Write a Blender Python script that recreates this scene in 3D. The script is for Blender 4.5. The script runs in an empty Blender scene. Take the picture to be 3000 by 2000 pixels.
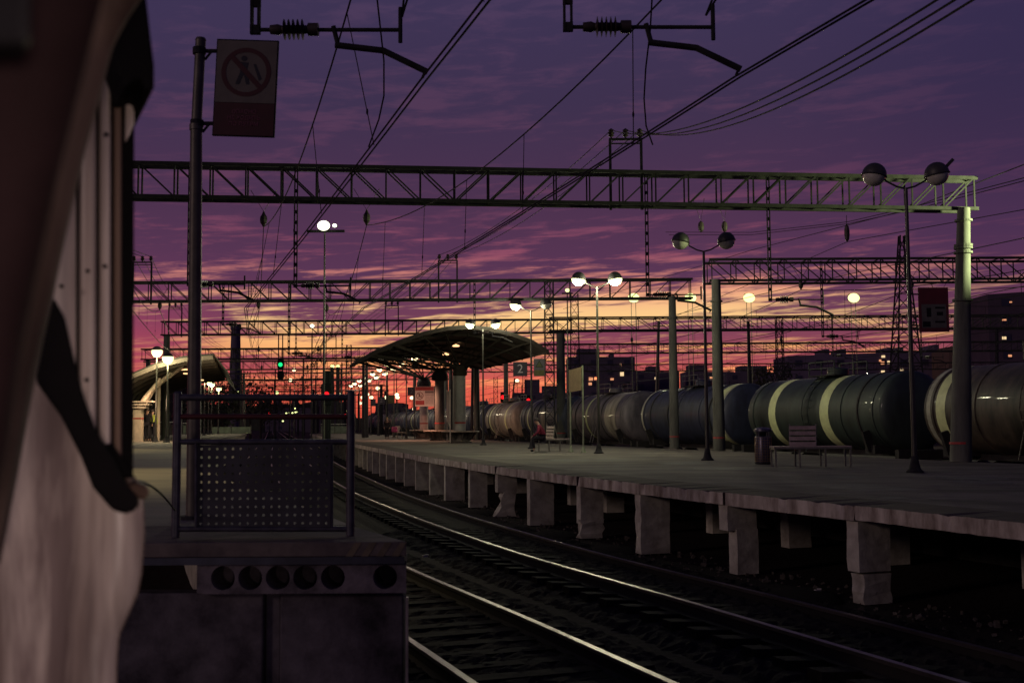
import bpy, bmesh, math, random
from mathutils import Vector, Matrix
random.seed(11)
R = math.radians
S = bpy.context.scene
COL = S.collection

# ------------------------------------------------------------------ camera
FPX = 3300.0
PITCH = math.atan(243 / FPX)
ROLL = 0.006
CAMZ = 2.2
cam_d = bpy.data.cameras.new('camera')
cam = bpy.data.objects.new('camera', cam_d)
COL.objects.link(cam)
cam_d.sensor_width = 36
cam_d.lens = 36 * FPX / 3000
cam_d.clip_start = 0.05
cam_d.clip_end = 8000
cam_d.dof.use_dof = True
cam_d.dof.focus_distance = 55
cam_d.dof.aperture_fstop = 3.6
MR = Matrix.Rotation(math.pi / 2 + PITCH, 3, 'X') @ Matrix.Rotation(-ROLL, 3, 'Z')
cam.matrix_world = Matrix.Translation((0, 0, CAMZ)) @ MR.to_4x4()
S.camera = cam


def ray(px, py):
    return MR @ Vector(((px - 1500) / FPX, (1000 - py) / FPX, -1))


def PX(px, py, Y):
    d = ray(px, py)
    k = Y / d.y
    return Vector((d.x * k, Y, CAMZ + d.z * k))


def PZ(px, py, z):
    d = ray(px, py)
    k = (z - CAMZ) / d.z
    return Vector((d.x * k, d.y * k, z))


# ------------------------------------------------------------------ materials
MATS = {}


def mat(name, col, rough=0.7, metal=0.0, var=0.25, scale=4.0, bump=0.0, stretch=(1, 1, 1), col2=None, emit=0.0, coat=0.0, detail=6):
    if name in MATS:
        return MATS[name]
    m = bpy.data.materials.new(name)
    m.use_nodes = True
    nt = m.node_tree
    b = nt.nodes['Principled BSDF']
    b.inputs['Roughness'].default_value = rough
    b.inputs['Metallic'].default_value = metal
    b.inputs['Coat Weight'].default_value = coat
    if rough >= .85 or 'black' in name:
        b.inputs['Specular IOR Level'].default_value = .12
    c = (*col, 1)
    b.inputs['Base Color'].default_value = c
    if emit:
        b.inputs['Emission Color'].default_value = c
        b.inputs['Emission Strength'].default_value = emit
        m.cycles.emission_sampling = 'NONE' if emit < 3 else 'AUTO'
    elif var or bump:
        tc = nt.nodes.new('ShaderNodeTexCoord')
        mp = nt.nodes.new('ShaderNodeMapping')
        mp.inputs['Scale'].default_value = stretch
        nz = nt.nodes.new('ShaderNodeTexNoise')
        nz.inputs['Scale'].default_value = scale
        nz.inputs['Detail'].default_value = detail
        nz.inputs['Roughness'].default_value = 0.65
        nt.links.new(tc.outputs['Object'], mp.inputs['Vector'])
        nt.links.new(mp.outputs['Vector'], nz.inputs['Vector'])
        rp = nt.nodes.new('ShaderNodeValToRGB')
        c2 = col2 if col2 else tuple(x * (1 - var) for x in col)
        c1 = col if col2 else tuple(min(1, x * (1 + var)) for x in col)
        rp.color_ramp.elements[0].position = 0.35
        rp.color_ramp.elements[1].position = 0.65
        rp.color_ramp.elements[0].color = (*c2, 1)
        rp.color_ramp.elements[1].color = (*c1, 1)
        nt.links.new(nz.outputs['Fac'], rp.inputs['Fac'])
        nt.links.new(rp.outputs['Color'], b.inputs['Base Color'])
        if bump:
            bp = nt.nodes.new('ShaderNodeBump')
            bp.inputs['Strength'].default_value = bump
            bp.inputs['Distance'].default_value = 0.03
            nt.links.new(nz.outputs['Fac'], bp.inputs['Height'])
            nt.links.new(bp.outputs['Normal'], b.inputs['Normal'])
    MATS[name] = m
    return m


M_iron = mat('dark_painted_steel', (0.03, 0.028, 0.032), 0.85, 0.0, 0.35, 6)
M_gantry = mat('galvanised_gantry_steel', (0.034, 0.034, 0.031), 0.85, 0.0, 0.25, 5)
M_pole = mat('lamp_pole_paint', (0.055, 0.052, 0.045), 0.4, 0.4, 0.3, 5, stretch=(1, 1, .3))
M_rail = mat('worn_rail_steel', (0.34, 0.30, 0.28), 0.36, 1.0, 0.2, 3)
M_railside = mat('rusty_rail_web', (0.008, 0.006, 0.006), 0.8, 0.2, 0.3, 8)
M_conc = mat('weathered_concrete', (0.34, 0.29, 0.27), 0.9, 0, 0.3, 2.2, 0.5, col2=(0.17, 0.14, 0.13), stretch=(1, 1, .35))
M_pier = mat('pier_concrete', (0.54, 0.50, 0.44), 0.9, 0, 0.3, 2.5, 0.8, col2=(0.28, 0.25, 0.22))
M_col = mat('concrete_column', (0.15, 0.15, 0.13), 0.85, 0, 0.25, 2.5, 0.3, col2=(0.075, 0.073, 0.068), stretch=(1, 1, .2))
M_wire = mat('wire_metal', (0.008, 0.008, 0.01), 0.8, 0.1, 0)
M_ins = mat('porcelain_insulator', (0.04, 0.025, 0.023), 0.6, 0, 0.2, 5)
M_red = mat('red_paint', (0.35, 0.03, 0.03), 0.6, 0, 0.2, 4)
M_white = mat('white_sign_face', (0.42, 0.38, 0.33), 0.6, 0, 0.15, 6)
M_signred = mat('dark_red_sign_face', (0.10, 0.012, 0.018), 0.6, 0, 0.2, 6)
M_black = mat('black_paint', (0.012, 0.011, 0.013), 0.6, 0, 0)
M_glow = mat('lit_lamp_bowl', (0.97, 1.0, 0.50), 0.4, emit=1.75)
M_glowf = mat('lit_far_lamp_bowl', (1.0, 0.84, 0.48), 0.4, emit=2.4)
M_flood = mat('lit_floodlight', (0.92, 1.0, 0.36), 0.4, emit=1.9)
M_floodw = mat('lit_white_floodlight', (1.0, 1.0, 0.72), 0.4, emit=4)
M_bowl = mat('unlit_lamp_bowl', (0.55, 0.52, 0.46), 0.25, 0, 0.1, 5, coat=.4)
M_cap = mat('lamp_cap', (0.05, 0.045, 0.045), 0.5, 0.2, 0.2, 5)
M_green = mat('green_signal_light', (0.01, 0.9, 0.22), 0.4, emit=1.6)
M_redl = mat('red_signal_light', (1.0, 0.005, 0.01), 0.4, emit=2.5)
M_warm = mat('lit_window_warm', (1.0, 0.42, 0.20), 0.4, emit=.75)
M_warm2 = mat('lit_window_pale', (1.0, 0.72, 0.38), 0.4, emit=.9)
M_under = mat('lit_canopy_fitting', (1.0, 0.55, 0.25), 0.4, emit=2)


def hex2(a):
    return a


# ------------------------------------------------------------------ mesh helper
class MB:
    def __init__(s):
        s.v = []
        s.f = []
        s.mi = []

    def add(s, vs, fs, mi=0):
        o = len(s.v)
        s.v += [tuple(v) for v in vs]
        s.f += [tuple(i + o for i in f) for f in fs]
        s.mi += [mi] * len(fs)
        return s

    def box(s, c, d, rz=0, mi=0, M=None):
        cx, cy, cz = c
        hx, hy, hz = d[0] / 2, d[1] / 2, d[2] / 2
        vs = [Vector((x, y, z)) for z in (-hz, hz) for y in (-hy, hy) for x in (-hx, hx)]
        rm = M if M else Matrix.Rotation(rz, 3, 'Z')
        vs = [rm @ v + Vector(c) for v in vs]
        return s.add(vs, [(0, 2, 3, 1), (4, 5, 7, 6), (0, 1, 5, 4), (2, 6, 7, 3), (0, 4, 6, 2), (1, 3, 7, 5)], mi)

    def tube(s, pts, r, n=8, mi=0, caps=True):
        pts = [Vector(p) for p in pts]
        rs = r if isinstance(r, (list, tuple)) else [r] * len(pts)
        vs = []
        up = None
        for i, p in enumerate(pts):
            if i == 0:
                t = pts[1] - pts[0]
            elif i == len(pts) - 1:
                t = pts[-1] - pts[-2]
            else:
                t = (pts[i + 1] - pts[i]).normalized() + (pts[i] - pts[i - 1]).normalized()
            if t.length < 1e-9:
                t = Vector((0, 0, 1))
            t.normalize()
            ref = Vector((0, 0, 1)) if abs(t.z) < 0.9 else Vector((0, 1, 0))
            a = t.cross(ref).normalized()
            b = t.cross(a).normalized()
            if up is not None and (a.dot(up) < 0):
                a, b = -a, -b
            up = a
            for k in range(n):
                an = 2 * math.pi * (k + .5) / n
                vs.append(p + (a * math.cos(an) + b * math.sin(an)) * rs[i])
        fs = []
        for i in range(len(pts) - 1):
            for k in range(n):
                k2 = (k + 1) % n
                fs.append((i * n + k, i * n + k2, (i + 1) * n + k2, (i + 1) * n + k))
        if caps:
            fs.append(tuple(range(n - 1, -1, -1)))
            fs.append(tuple(range((len(pts) - 1) * n, len(pts) * n)))
        return s.add(vs, fs, mi)

    def bar(s, a, b, w, h=None, mi=0):
        a, b = Vector(a), Vector(b)
        h = h or w
        t = (b - a)
        L = t.length
        t.normalize()
        ref = Vector((0, 0, 1)) if abs(t.z) < 0.95 else Vector((0, 1, 0))
        x = t.cross(ref).normalized()
        y = x.cross(t).normalized()
        vs = []
        for p in (a, b):
            for sx, sy in ((-1, -1), (1, -1), (1, 1), (-1, 1)):
                vs.append(p + x * sx * w / 2 + y * sy * h / 2)
        return s.add(vs, [(0, 1, 2, 3), (7, 6, 5, 4), (0, 4, 5, 1), (1, 5, 6, 2), (2, 6, 7, 3), (3, 7, 4, 0)], mi)

    def lathe(s, prof, c=(0, 0, 0), n=16, mi=0, M=None, a0=0, a1=2 * math.pi):
        full = abs(a1 - a0 - 2 * math.pi) < 1e-6
        vs = []
        m = n if full else n + 1
        for r, z in prof:
            for k in range(m):
                an = a0 + (a1 - a0) * k / n
                v = Vector((r * math.cos(an), r * math.sin(an), z))
                if M:
                    v = M @ v
                vs.append(v + Vector(c))
        fs = []
        for i in range(len(prof) - 1):
            for k in range(n):
                k2 = (k + 1) % m
                fs.append((i * m + k, i * m + k2, (i + 1) * m + k2, (i + 1) * m + k))
        return s.add(vs, fs, mi)

    def ball(s, c, r, n=12, mi=0, sc=(1, 1, 1), z0=-1, z1=1):
        prof = []
        st = 8
        for i in range(st + 1):
            z = z0 + (z1 - z0) * i / st
            a = math.asin(max(-1, min(1, z0)))
            b = math.asin(max(-1, min(1, z1)))
            an = a + (b - a) * i / st
            prof.append((max(1e-4, r * math.cos(an)), r * math.sin(an)))
        M = Matrix.Diagonal(sc)
        return s.lathe(prof, c, n, mi, M)

    def prism(s, poly, d, mi=0):
        """poly: list of Vector (planar), extruded by vector d"""
        n = len(poly)
        d = Vector(d)
        vs = [Vector(p) for p in poly] + [Vector(p) + d for p in poly]
        fs = [tuple(range(n - 1, -1, -1)), tuple(range(n, 2 * n))]
        for k in range(n):
            k2 = (k + 1) % n
            fs.append((k, k2, n + k2, n + k))
        return s.add(vs, fs, mi)

    def build(s, name, mats, parent=None, smooth=False, origin=None, bevel=0):
        me = bpy.data.meshes.new(name)
        vs = s.v
        if origin is not None:
            o = Vector(origin)
            vs = [tuple(Vector(v) - o) for v in vs]
        elif parent is not None:
            o = Vector(parent.get('_base', (0, 0, 0)))
            rz = parent.get('_rz', 0.0)
            if o.length or rz:
                pass
        me.from_pydata(vs, [], s.f)
        ms = mats if isinstance(mats, (list, tuple)) else [mats]
        for m in ms:
            me.materials.append(m)
        if len(ms) > 1:
            me.polygons.foreach_set('material_index', s.mi)
        bm = bmesh.new()
        bm.from_mesh(me)
        bmesh.ops.recalc_face_normals(bm, faces=bm.faces)
        bm.to_mesh(me)
        bm.free()
        if smooth:
            for p in me.polygons:
                p.use_smooth = True
            try:
                me.set_sharp_from_angle(angle=R(42))
            except Exception:
                pass
        ob = bpy.data.objects.new(name, me)
        COL.objects.link(ob)
        if origin is not None:
            ob.location = origin
        if parent is not None:
            ob.parent = parent
        if bevel:
            bv = ob.modifiers.new('bevel', 'BEVEL')
            bv.width = bevel
            bv.segments = 2
        return ob


def empty(name, loc=(0, 0, 0), rz=0):
    o = bpy.data.objects.new(name, None)
    o.location = loc
    o.rotation_euler = (0, 0, rz)
    o.empty_display_size = .3
    COL.objects.link(o)
    return o


def tag(o, label=None, cat=None, group=None, kind=None):
    if label:
        o['label'] = label
    if cat:
        o['category'] = cat
    if group:
        o['group'] = group
    if kind:
        o['kind'] = kind
    return o


KIDS = {}


def copy_tree(o, parent=None):
    c = o.copy()
    COL.objects.link(c)
    c.parent = parent
    for ch in list(o.children):
        copy_tree(ch, c)
    return c


ORD = ['first', 'second', 'third', 'fourth', 'fifth', 'sixth', 'seventh', 'eighth', 'ninth', 'tenth', 'eleventh',
       'twelfth', 'thirteenth', 'fourteenth', 'fifteenth', 'sixteenth', 'seventeenth', 'eighteenth', 'nineteenth', 'twentieth']


# ------------------------------------------------------------------ alignment curves
def curve(nodes):
    def f(y):
        n = nodes
        if y <= n[0][0]:
            s = (n[1][1] - n[0][1]) / (n[1][0] - n[0][0])
            return n[0][1] + s * (y - n[0][0])
        if y >= n[-1][0]:
            s = (n[-1][1] - n[-2][1]) / (n[-1][0] - n[-2][0])
            return n[-1][1] + s * (y - n[-1][0])
        for i in range(len(n) - 1):
            if n[i][0] <= y <= n[i + 1][0]:
                break
        def tan(j):
            a = max(0, j - 1)
            b = min(len(n) - 1, j + 1)
            return (n[b][1] - n[a][1]) / (n[b][0] - n[a][0])
        h = n[i + 1][0] - n[i][0]
        t = (y - n[i][0]) / h
        m0, m1 = tan(i) * h, tan(i + 1) * h
        return ((2 * t ** 3 - 3 * t * t + 1) * n[i][1] + (t ** 3 - 2 * t * t + t) * m0 + (-2 * t ** 3 + 3 * t * t) * n[i + 1][1] + (t ** 3 - t * t) * m1)
    return f


X2 = curve([(-12, 12.4), (0, 8.05), (6, 5.9), (10.5, 4.22), (14, 2.93), (19, 1.0), (23.6, -.52), (28.9, -2.13), (37, -4.35), (46.5, -6.65),
            (60, -9.75), (75, -13.0), (100, -18.3), (150, -28.7), (190, -37.0), (400, -82), (560, -116), (1000, -210), (2500, -530)])
XR = curve([(-12, 30), (5, 22.5), (12.8, 19.3), (29.3, 13.4), (32.7, 12.2), (42.6, 9.1), (46.2, 7.9), (62.6, 2.9), (80, -1.8), (100, -7.2), (156, -22)])
XT = curve([(-12, 29.5), (0, 25.6), (31, 16.55), (50, 11.0), (70, 5.3), (85, 1.4), (100, -2.2), (130, -9.4), (190, -23), (400, -68), (1000, -196)])


def off(f, y, d):
    dx = (f(y + .2) - f(y - .2)) / .4
    n = Vector((1, -dx, 0)).normalized()
    return Vector((f(y) + n.x * d, y + n.y * d, 0))


def theta(f, y):
    return math.atan(-(f(y + .5) - f(y - .5)))   # rotation about Z that carries +Y to the track direction


def ys(a, b, near=1.0):
    out = [a]
    while out[-1] < b:
        y = out[-1]
        out.append(min(b, y + (near if y < 60 else 4 if y < 200 else 30)))
    return out


def sweep(mb, f, prof, yl, zf=None, mi=0, closed=True):
    """prof: list of (lateral, z)"""
    n = len(prof)
    vs = []
    for y in yl:
        for d, z in prof:
            p = off(f, y, d)
            vs.append((p.x, p.y, z + (zf(y) if zf else 0)))
    fs = []
    for i in range(len(yl) - 1):
        for k in range(n if closed else n - 1):
            k2 = (k + 1) % n
            fs.append((i * n + k, i * n + k2, (i + 1) * n + k2, (i + 1) * n + k))
    if closed:
        fs.append(tuple(range(n)))
        fs.append(tuple(range((len(yl) - 1) * n, len(yl) * n)))
    return mb.add(vs, fs, mi)


# ------------------------------------------------------------------ world sky
W = bpy.data.worlds.new('World')
S.world = W
W.use_nodes = True
nt = W.node_tree
N = nt.nodes
L = nt.links
for n_ in list(N):
    N.remove(n_)
out = N.new('ShaderNodeOutputWorld')
bg = N.new('ShaderNodeBackground')
L.new(bg.outputs[0], out.inputs[0])
tc = N.new('ShaderNodeTexCoord')
sep = N.new('ShaderNodeSeparateXYZ')
L.new(tc.outputs['Generated'], sep.inputs[0])


def math_n(op, a, b=None, clamp=False):
    m = N.new('ShaderNodeMath')
    m.operation = op
    m.use_clamp = clamp
    for i, v in enumerate((a, b)):
        if v is None:
            continue
        if isinstance(v, (int, float)):
            m.inputs[i].default_value = v
        else:
            L.new(v, m.inputs[i])
    return m.outputs[0]


el = math_n('MULTIPLY', math_n('ARCSINE', sep.outputs['Z']), 57.2958)          # degrees
az = math_n('MULTIPLY', math_n('ARCTAN2', sep.outputs['X'], sep.outputs['Y']), 57.2958)


def srgb(c):
    return tuple(((x / 255) / 12.92 if x / 255 <= 0.04045 else ((x / 255 + 0.055) / 1.055) ** 2.4) for x in c)


def ramp(inp, stops, lo, hi):
    mr = N.new('ShaderNodeMapRange')
    mr.inputs['From Min'].default_value = lo
    mr.inputs['From Max'].default_value = hi
    L.new(inp, mr.inputs['Value'])
    r = N.new('ShaderNodeValToRGB')
    r.color_ramp.interpolation = 'LINEAR'
    e = r.color_ramp.elements
    for i, (p, c) in enumerate(stops):
        q = (p - lo) / (hi - lo)
        if i < 2:
            e[i].position = q
            x = e[i]
        else:
            x = e.new(q)
        x.color = (*srgb(c), 1) if len(c) == 3 else c
    L.new(mr.outputs[0], r.inputs['Fac'])
    return r.outputs['Color']


# cloud coordinates: long streaks, flatter towards the horizon
# skew slightly so that the streaks climb to the right
elk = math_n('SUBTRACT', el, math_n('MULTIPLY', az, 0.05))
elg = math_n('SUBTRACT', el, math_n('MULTIPLY', az, 0.108))
lnel = math_n('LOGARITHM', math_n('MAXIMUM', math_n('ADD', elk, 1.6), 0.3), 2.718)
comb = N.new('ShaderNodeCombineXYZ')
L.new(math_n('MULTIPLY', az, 0.085), comb.inputs[0])
L.new(math_n('MULTIPLY', lnel, 5.0), comb.inputs[1])


def noise(scale, detail, rough, dist=0.0, offs=0.0, st=(1, 1, 1)):
    mp = N.new('ShaderNodeMapping')
    mp.inputs['Location'].default_value = (offs, offs * .7, 0)
    mp.inputs['Scale'].default_value = st
    L.new(comb.outputs[0], mp.inputs['Vector'])
    n = N.new('ShaderNodeTexNoise')
    n.inputs['Scale'].default_value = scale
    n.inputs['Detail'].default_value = detail
    n.inputs['Roughness'].default_value = rough
    n.inputs['Distortion'].default_value = dist
    L.new(mp.outputs[0], n.inputs['Vector'])
    return n.outputs['Fac']


def mapr(v, a, b, c=0.0, d=1.0, smooth=True):
    m = N.new('ShaderNodeMapRange')
    if smooth:
        m.interpolation_type = 'SMOOTHSTEP'
    m.inputs['From Min'].default_value = a
    m.inputs['From Max'].default_value = b
    m.inputs['To Min'].default_value = c
    m.inputs['To Max'].default_value = d
    L.new(v, m.inputs['Value'])
    return m.outputs[0]


def mix(f, a, b):
    m = N.new('ShaderNodeMix')
    m.data_type = 'RGBA'
    L.new(f, m.inputs['Factor'])
    for k, v in ((6, a), (7, b)):
        if isinstance(v, tuple):
            m.inputs[k].default_value = (*srgb(v), 1)
        else:
            L.new(v, m.inputs[k])
    return m.outputs[2]


# cloud (shadow side) colours and clear/lit colours by elevation
dark = ramp(el, [(-6, (30, 14, 22)), (-0.5, (190, 60, 50)), (0.8, (226, 88, 66)), (2.0, (226, 98, 80)), (3.2, (160, 76, 88)), (5.0, (118, 64, 88)), (7.5, (90, 54, 84)),
                 (11, (76, 50, 78)), (16, (62, 49, 78)), (22, (61, 52, 84)), (45, (34, 34, 66)), (90, (22, 24, 48))], -6, 90)
lit = ramp(el, [(-6, (30, 14, 22)), (-0.5, (226, 72, 52)), (0.8, (250, 106, 78)), (2.2, (254, 148, 100)), (3.6, (255, 176, 110)), (5.4, (255, 208, 140)), (7.0, (236, 152, 128)), (8.4, (146, 78, 100)),
                (10.5, (108, 62, 90)), (13, (88, 56, 84)), (16, (80, 56, 84)), (22, (72, 58, 90)), (45, (40, 38, 72)), (90, (24, 26, 50))], -6, 90)
n1 = noise(1.25, 9, 0.58, 0.5, 3.1)
n2 = noise(3.4, 9, 0.62, 0.4, 17.3, (1.1, 2.0, 1))
cl = math_n('ADD', math_n('MULTIPLY', n1, 0.85), math_n('MULTIPLY', n2, 0.75))
cl = math_n('SUBTRACT', cl, 0.30)
# the broad pale break in the cloud, low down in front
gx = math_n('DIVIDE', math_n('ADD', az, 0.0), 14.0)
gy = math_n('DIVIDE', math_n('SUBTRACT', elg, 5.15), 0.8)
g = math_n('EXPONENT', math_n('MULTIPLY', math_n('ADD', math_n('MULTIPLY', gx, gx), math_n('MULTIPLY', gy, gy)), -1.0))
gy2 = math_n('DIVIDE', math_n('SUBTRACT', el, 2.2), 1.7)
g2 = math_n('EXPONENT', math_n('MULTIPLY', math_n('MULTIPLY', gy2, gy2), -1.0))
lift = math_n('ADD', math_n('MULTIPLY', g, 0.20), math_n('MULTIPLY', g2, 0.03))
fac = mapr(math_n('ADD', cl, lift), 0.48, 0.70)
skyc = mix(fac, dark, lit)
# towards the left and right ends of the horizon the glow turns magenta and dims
sidel = mapr(az, -11, -19)
sider = mapr(az, 10, 26)
back = mapr(math_n('ABSOLUTE', az), 28, 95)
low = mapr(el, 10, 3)
mag = ramp(el, [(-6, (20, 10, 20)), (0, (168, 56, 62)), (3, (178, 70, 88)), (6, (140, 62, 96)), (9, (100, 56, 90)), (14, (76, 54, 92)), (22, (70, 60, 100)), (45, (38, 36, 70)), (90, (24, 26, 50))], -6, 90)
skyc = mix(math_n('MULTIPLY', sidel, math_n('MULTIPLY', low, 0.75)), skyc, mag)
pur = ramp(el, [(-6, (20, 10, 20)), (0, (214, 100, 80)), (2, (206, 100, 86)), (4, (116, 62, 84)), (6, (90, 52, 80)), (9, (68, 46, 80)), (14, (50, 40, 72)), (22, (46, 39, 74)), (45, (30, 30, 60)), (90, (20, 22, 46))], -6, 90)
skyc = mix(math_n('MULTIPLY', sider, 0.62), skyc, pur)
bk = ramp(el, [(-6, (10, 8, 14)), (0, (46, 40, 66)), (10, (52, 44, 74)), (30, (44, 40, 70)), (60, (30, 30, 56)), (90, (22, 24, 48))], -6, 90)
skyc = mix(back, skyc, bk)
L.new(skyc, bg.inputs['Color'])
bg.inputs['Strength'].default_value = 1.0

side_fill_d = bpy.data.lights.new('side_fill', 'SUN')  # directional lamp added as dusk fill for the soft side light
side_fill_d.energy = 0.30
side_fill_d.angle = R(7)
side_fill_d.color = (1.0, 0.74, 0.66)
side_fill = bpy.data.objects.new('side_fill', side_fill_d)
COL.objects.link(side_fill)
side_fill.rotation_euler = Vector((0.80, 0.60, -0.24)).to_track_quat('-Z', 'Y').to_euler()

LAMP_COL = (1.0, 0.97, 0.64)


def point(loc, e, col=LAMP_COL, r=.12, spot=None, aim=None):
    d = bpy.data.lights.new('lamp_light', 'SPOT' if spot else 'POINT')
    d.energy = e
    d.color = col
    d.shadow_soft_size = r
    o = bpy.data.objects.new('lamp_light', d)
    COL.objects.link(o)
    o.location = loc
    if spot:
        d.spot_size = R(spot)
        d.spot_blend = .6
        o.rotation_euler = (Vector(aim) - Vector(loc)).to_track_quat('-Z', 'Y').to_euler()
    return o


# ------------------------------------------------------------------ ground
def ground():
    mb = MB()
    xs = [-3500, -400, -100, -40, -15, 0, 15, 40, 100, 400, 3500]
    yy = [-80, -10, 10, 30, 60, 100, 200, 400, 900, 4000]
    vs = [(x, y, -0.24) for y in yy for x in xs]
    fs = [(j * 11 + i, j * 11 + i + 1, (j + 1) * 11 + i + 1, (j + 1) * 11 + i) for j in range(len(yy) - 1) for i in range(10)]
    mb.add(vs, fs)
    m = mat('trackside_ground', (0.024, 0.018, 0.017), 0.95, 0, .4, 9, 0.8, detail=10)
    tag(mb.build('ground', m), kind='structure')


ground()
# ballast beds: rough crushed stone relief near the camera
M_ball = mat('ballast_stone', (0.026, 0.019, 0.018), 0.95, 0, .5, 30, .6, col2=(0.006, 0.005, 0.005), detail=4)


def ballast(f, d, y0, y1, label):
    mb = MB()
    n = 39
    vs = []
    yl = []
    y = y0
    while y < y1:
        yl.append(y)
        y += .085 if y < 26 else (.5 if y < 60 else 6)
    for y in yl:
        for k in range(n):
            u = -1.9 + 3.8 * k / (n - 1)
            j = .026 if y < 26 else .0
            p = off(f, y, d + u + random.uniform(-j, j))
            z = -.172 - max(0, abs(u) - 1.55) * .35 + random.uniform(-j, j)
            vs.append((p.x, p.y, z))
    fs = [(i * n + k, i * n + k + 1, (i + 1) * n + k + 1, (i + 1) * n + k) for i in range(len(yl) - 1) for k in range(n - 1)]
    mb.add(vs, fs)
    tag(mb.build('ballast_bed', M_ball), label, 'ballast', kind='stuff')


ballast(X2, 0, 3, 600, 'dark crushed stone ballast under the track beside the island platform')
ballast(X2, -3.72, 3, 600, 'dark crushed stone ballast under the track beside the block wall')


# ------------------------------------------------------------------ tracks
def track(f, d, y0, y1, label, cantf=None, nsl=0, group='railway tracks'):
    t = empty('railway_track', (0, 0, 0))
    tag(t, label, 'railway track', group)
    for sgn in (-1, 1):
        zf = (lambda y: -sgn * cantf(y)) if cantf else None
        c = d + sgn * .795
        prof = [(c - .036, -.002), (c + .036, -.002), (c + .036, -.04), (c + .012, -.05), (c + .012, -.14), (c + .07, -.165), (c + .07, -.175), (c - .07, -.175),
                (c - .07, -.165), (c - .012, -.14), (c - .012, -.05), (c - .036, -.04)]
        mb = MB()
        yl = ys(y0, y1, .8)
        sweep(mb, f, prof, yl, zf)
        n = len(prof)
        mb.mi = [(0 if (k % n) in (0, 1, 11) else 1) for k in range(len(mb.f))]
        mb.build('rail', [M_rail, M_railside], t)
    if nsl:
        sb = MB()
        sb.box((0, 0, -.20), (2.6, .23, .09))
        M_sl = mat('concrete_sleeper', (0.013, 0.011, 0.011), 0.9, 0, .3, 5, .5)
        first = sb.build('sleeper', M_sl, t)
        y = max(y0, 4)
        objs = 0
        rest = MB()
        while y < 260:
            p = off(f, y, d)
            th = theta(f, y)
            if objs < 98:
                o = first if objs == 0 else first.copy()
                if objs:
                    COL.objects.link(o)
                    o.parent = t
                o.location = (p.x, p.y, (random.uniform(-.01, .005)))
                o.rotation_euler = (0, (cantf(y) / .8 if cantf else 0), th)
            else:
                rest.box((p.x, p.y, -.20), (2.6, .23, .09), th)
            objs += 1
            y += .58 * math.cos(th)
        tag(rest.build('sleepers', M_sl, t), kind='stuff')
    return t


cf = lambda y: .05 * max(0, min(1, (46 - y) / 16))
track(X2, 0, 2, 610, 'track curving along the edge of the island platform with its broken piers', cf, 1)
track(X2, -3.72, 2, 610, 'nearest track, running between the block wall and the platform track', None, 1)
track(XT, 0, 2, 610, 'track carrying the long line of tank wagons')
track(XT, 4.6, 20, 610, 'track behind the row of tank wagons, towards the buildings')


# ------------------------------------------------------------------ island platform
M_deck = mat('worn_asphalt_deck', (0.19, 0.165, 0.145), 0.85, 0, .3, .8, .5, col2=(0.07, 0.06, 0.056), stretch=(.5, 1.2, 1), detail=9)
M_edge = mat('dark_edge_strip', (0.07, 0.05, 0.047), 0.85, 0, .3, 1.5, .2, col2=(0.065, 0.05, 0.05), detail=8)
ZP = 1.1


def fascia_mat():
    m = mat('stained_edge_slab', (0.60, 0.53, 0.48), 0.9, 0, .3, 1.5, .6, col2=(0.16, 0.12, 0.10), stretch=(2.2, 2.2, .7), detail=12)
    return m


plat = empty('station_platform', (0, 0, 0))
tag(plat, 'long raised island platform on concrete piers, curving away to the canopy', 'platform')
mb = MB()
yl = ys(4, 156, .75)
vs = []
for y in yl:
    a = off(X2, y, 1.95 + 0.95)
    vs += [(a.x, a.y, ZP), (XR(a.y), a.y, ZP), (XR(a.y), a.y, ZP - .22), (a.x, a.y, ZP - .22)]
fs = []
for i in range(len(yl) - 1):
    for k in range(4):
        k2 = (k + 1) % 4
        fs.append((i * 4 + k, i * 4 + k2, (i + 1) * 4 + k2, (i + 1) * 4 + k))
fs += [(0, 1, 2, 3), tuple(range(len(vs) - 4, len(vs)))]
mb.add(vs, fs)
mb.build('deck', M_deck, plat)
M_joint = mat('tar_joint', (.035, .032, .03), .8, 0, 0)
for d_, wj in ((3.6, .03), (5.4, .025)):
    mb = MB()
    sweep(mb, X2, [(d_, ZP + .004), (d_ + wj, ZP + .004)], ys(5, 90, .75), closed=False)
    mb.build('deck_joint', M_joint, plat)
for k in range(16):
    y_ = 9 + k * 4.1
    a = off(X2, y_, 2.95)
    mb = MB()
    th_ = theta(X2, y_)
    u_ = Vector((math.cos(th_), math.sin(th_), 0))
    p0_ = Vector((a.x, a.y, ZP + .006))
    Lj = 6.5 if y_ < 50 else 4
    nn_ = 14
    vs_ = []
    for q in range(nn_ + 1):
        c_ = p0_ + u_ * Lj * q / nn_ + Vector((0, random.uniform(-.03, .03), 0))
        vs_ += [c_ + Vector((0, -.014, 0)), c_ + Vector((0, .014, 0))]
    mb.add(vs_, [(2 * q, 2 * q + 2, 2 * q + 3, 2 * q + 1) for q in range(nn_)])
    mb.build('deck_joint', M_joint, plat)
for k in range(26):
    y_ = random.uniform(10, 60)
    a = off(X2, y_, random.uniform(3.4, 9))
    mb = MB()
    n_ = 12
    rr_ = random.uniform(.2, .9)
    mb.add([(a.x + rr_ * math.cos(q * 6.283 / n_) * random.uniform(.7, 1.2), a.y + rr_ * 1.3 * math.sin(q * 6.283 / n_) * random.uniform(.7, 1.2), ZP + .003) for q in range(n_)], [tuple(range(n_))])
    mb.build('tar_patch', mat('asphalt_patch', (.075, .068, .062), .8, 0, .3, 4, .3), plat)
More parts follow.
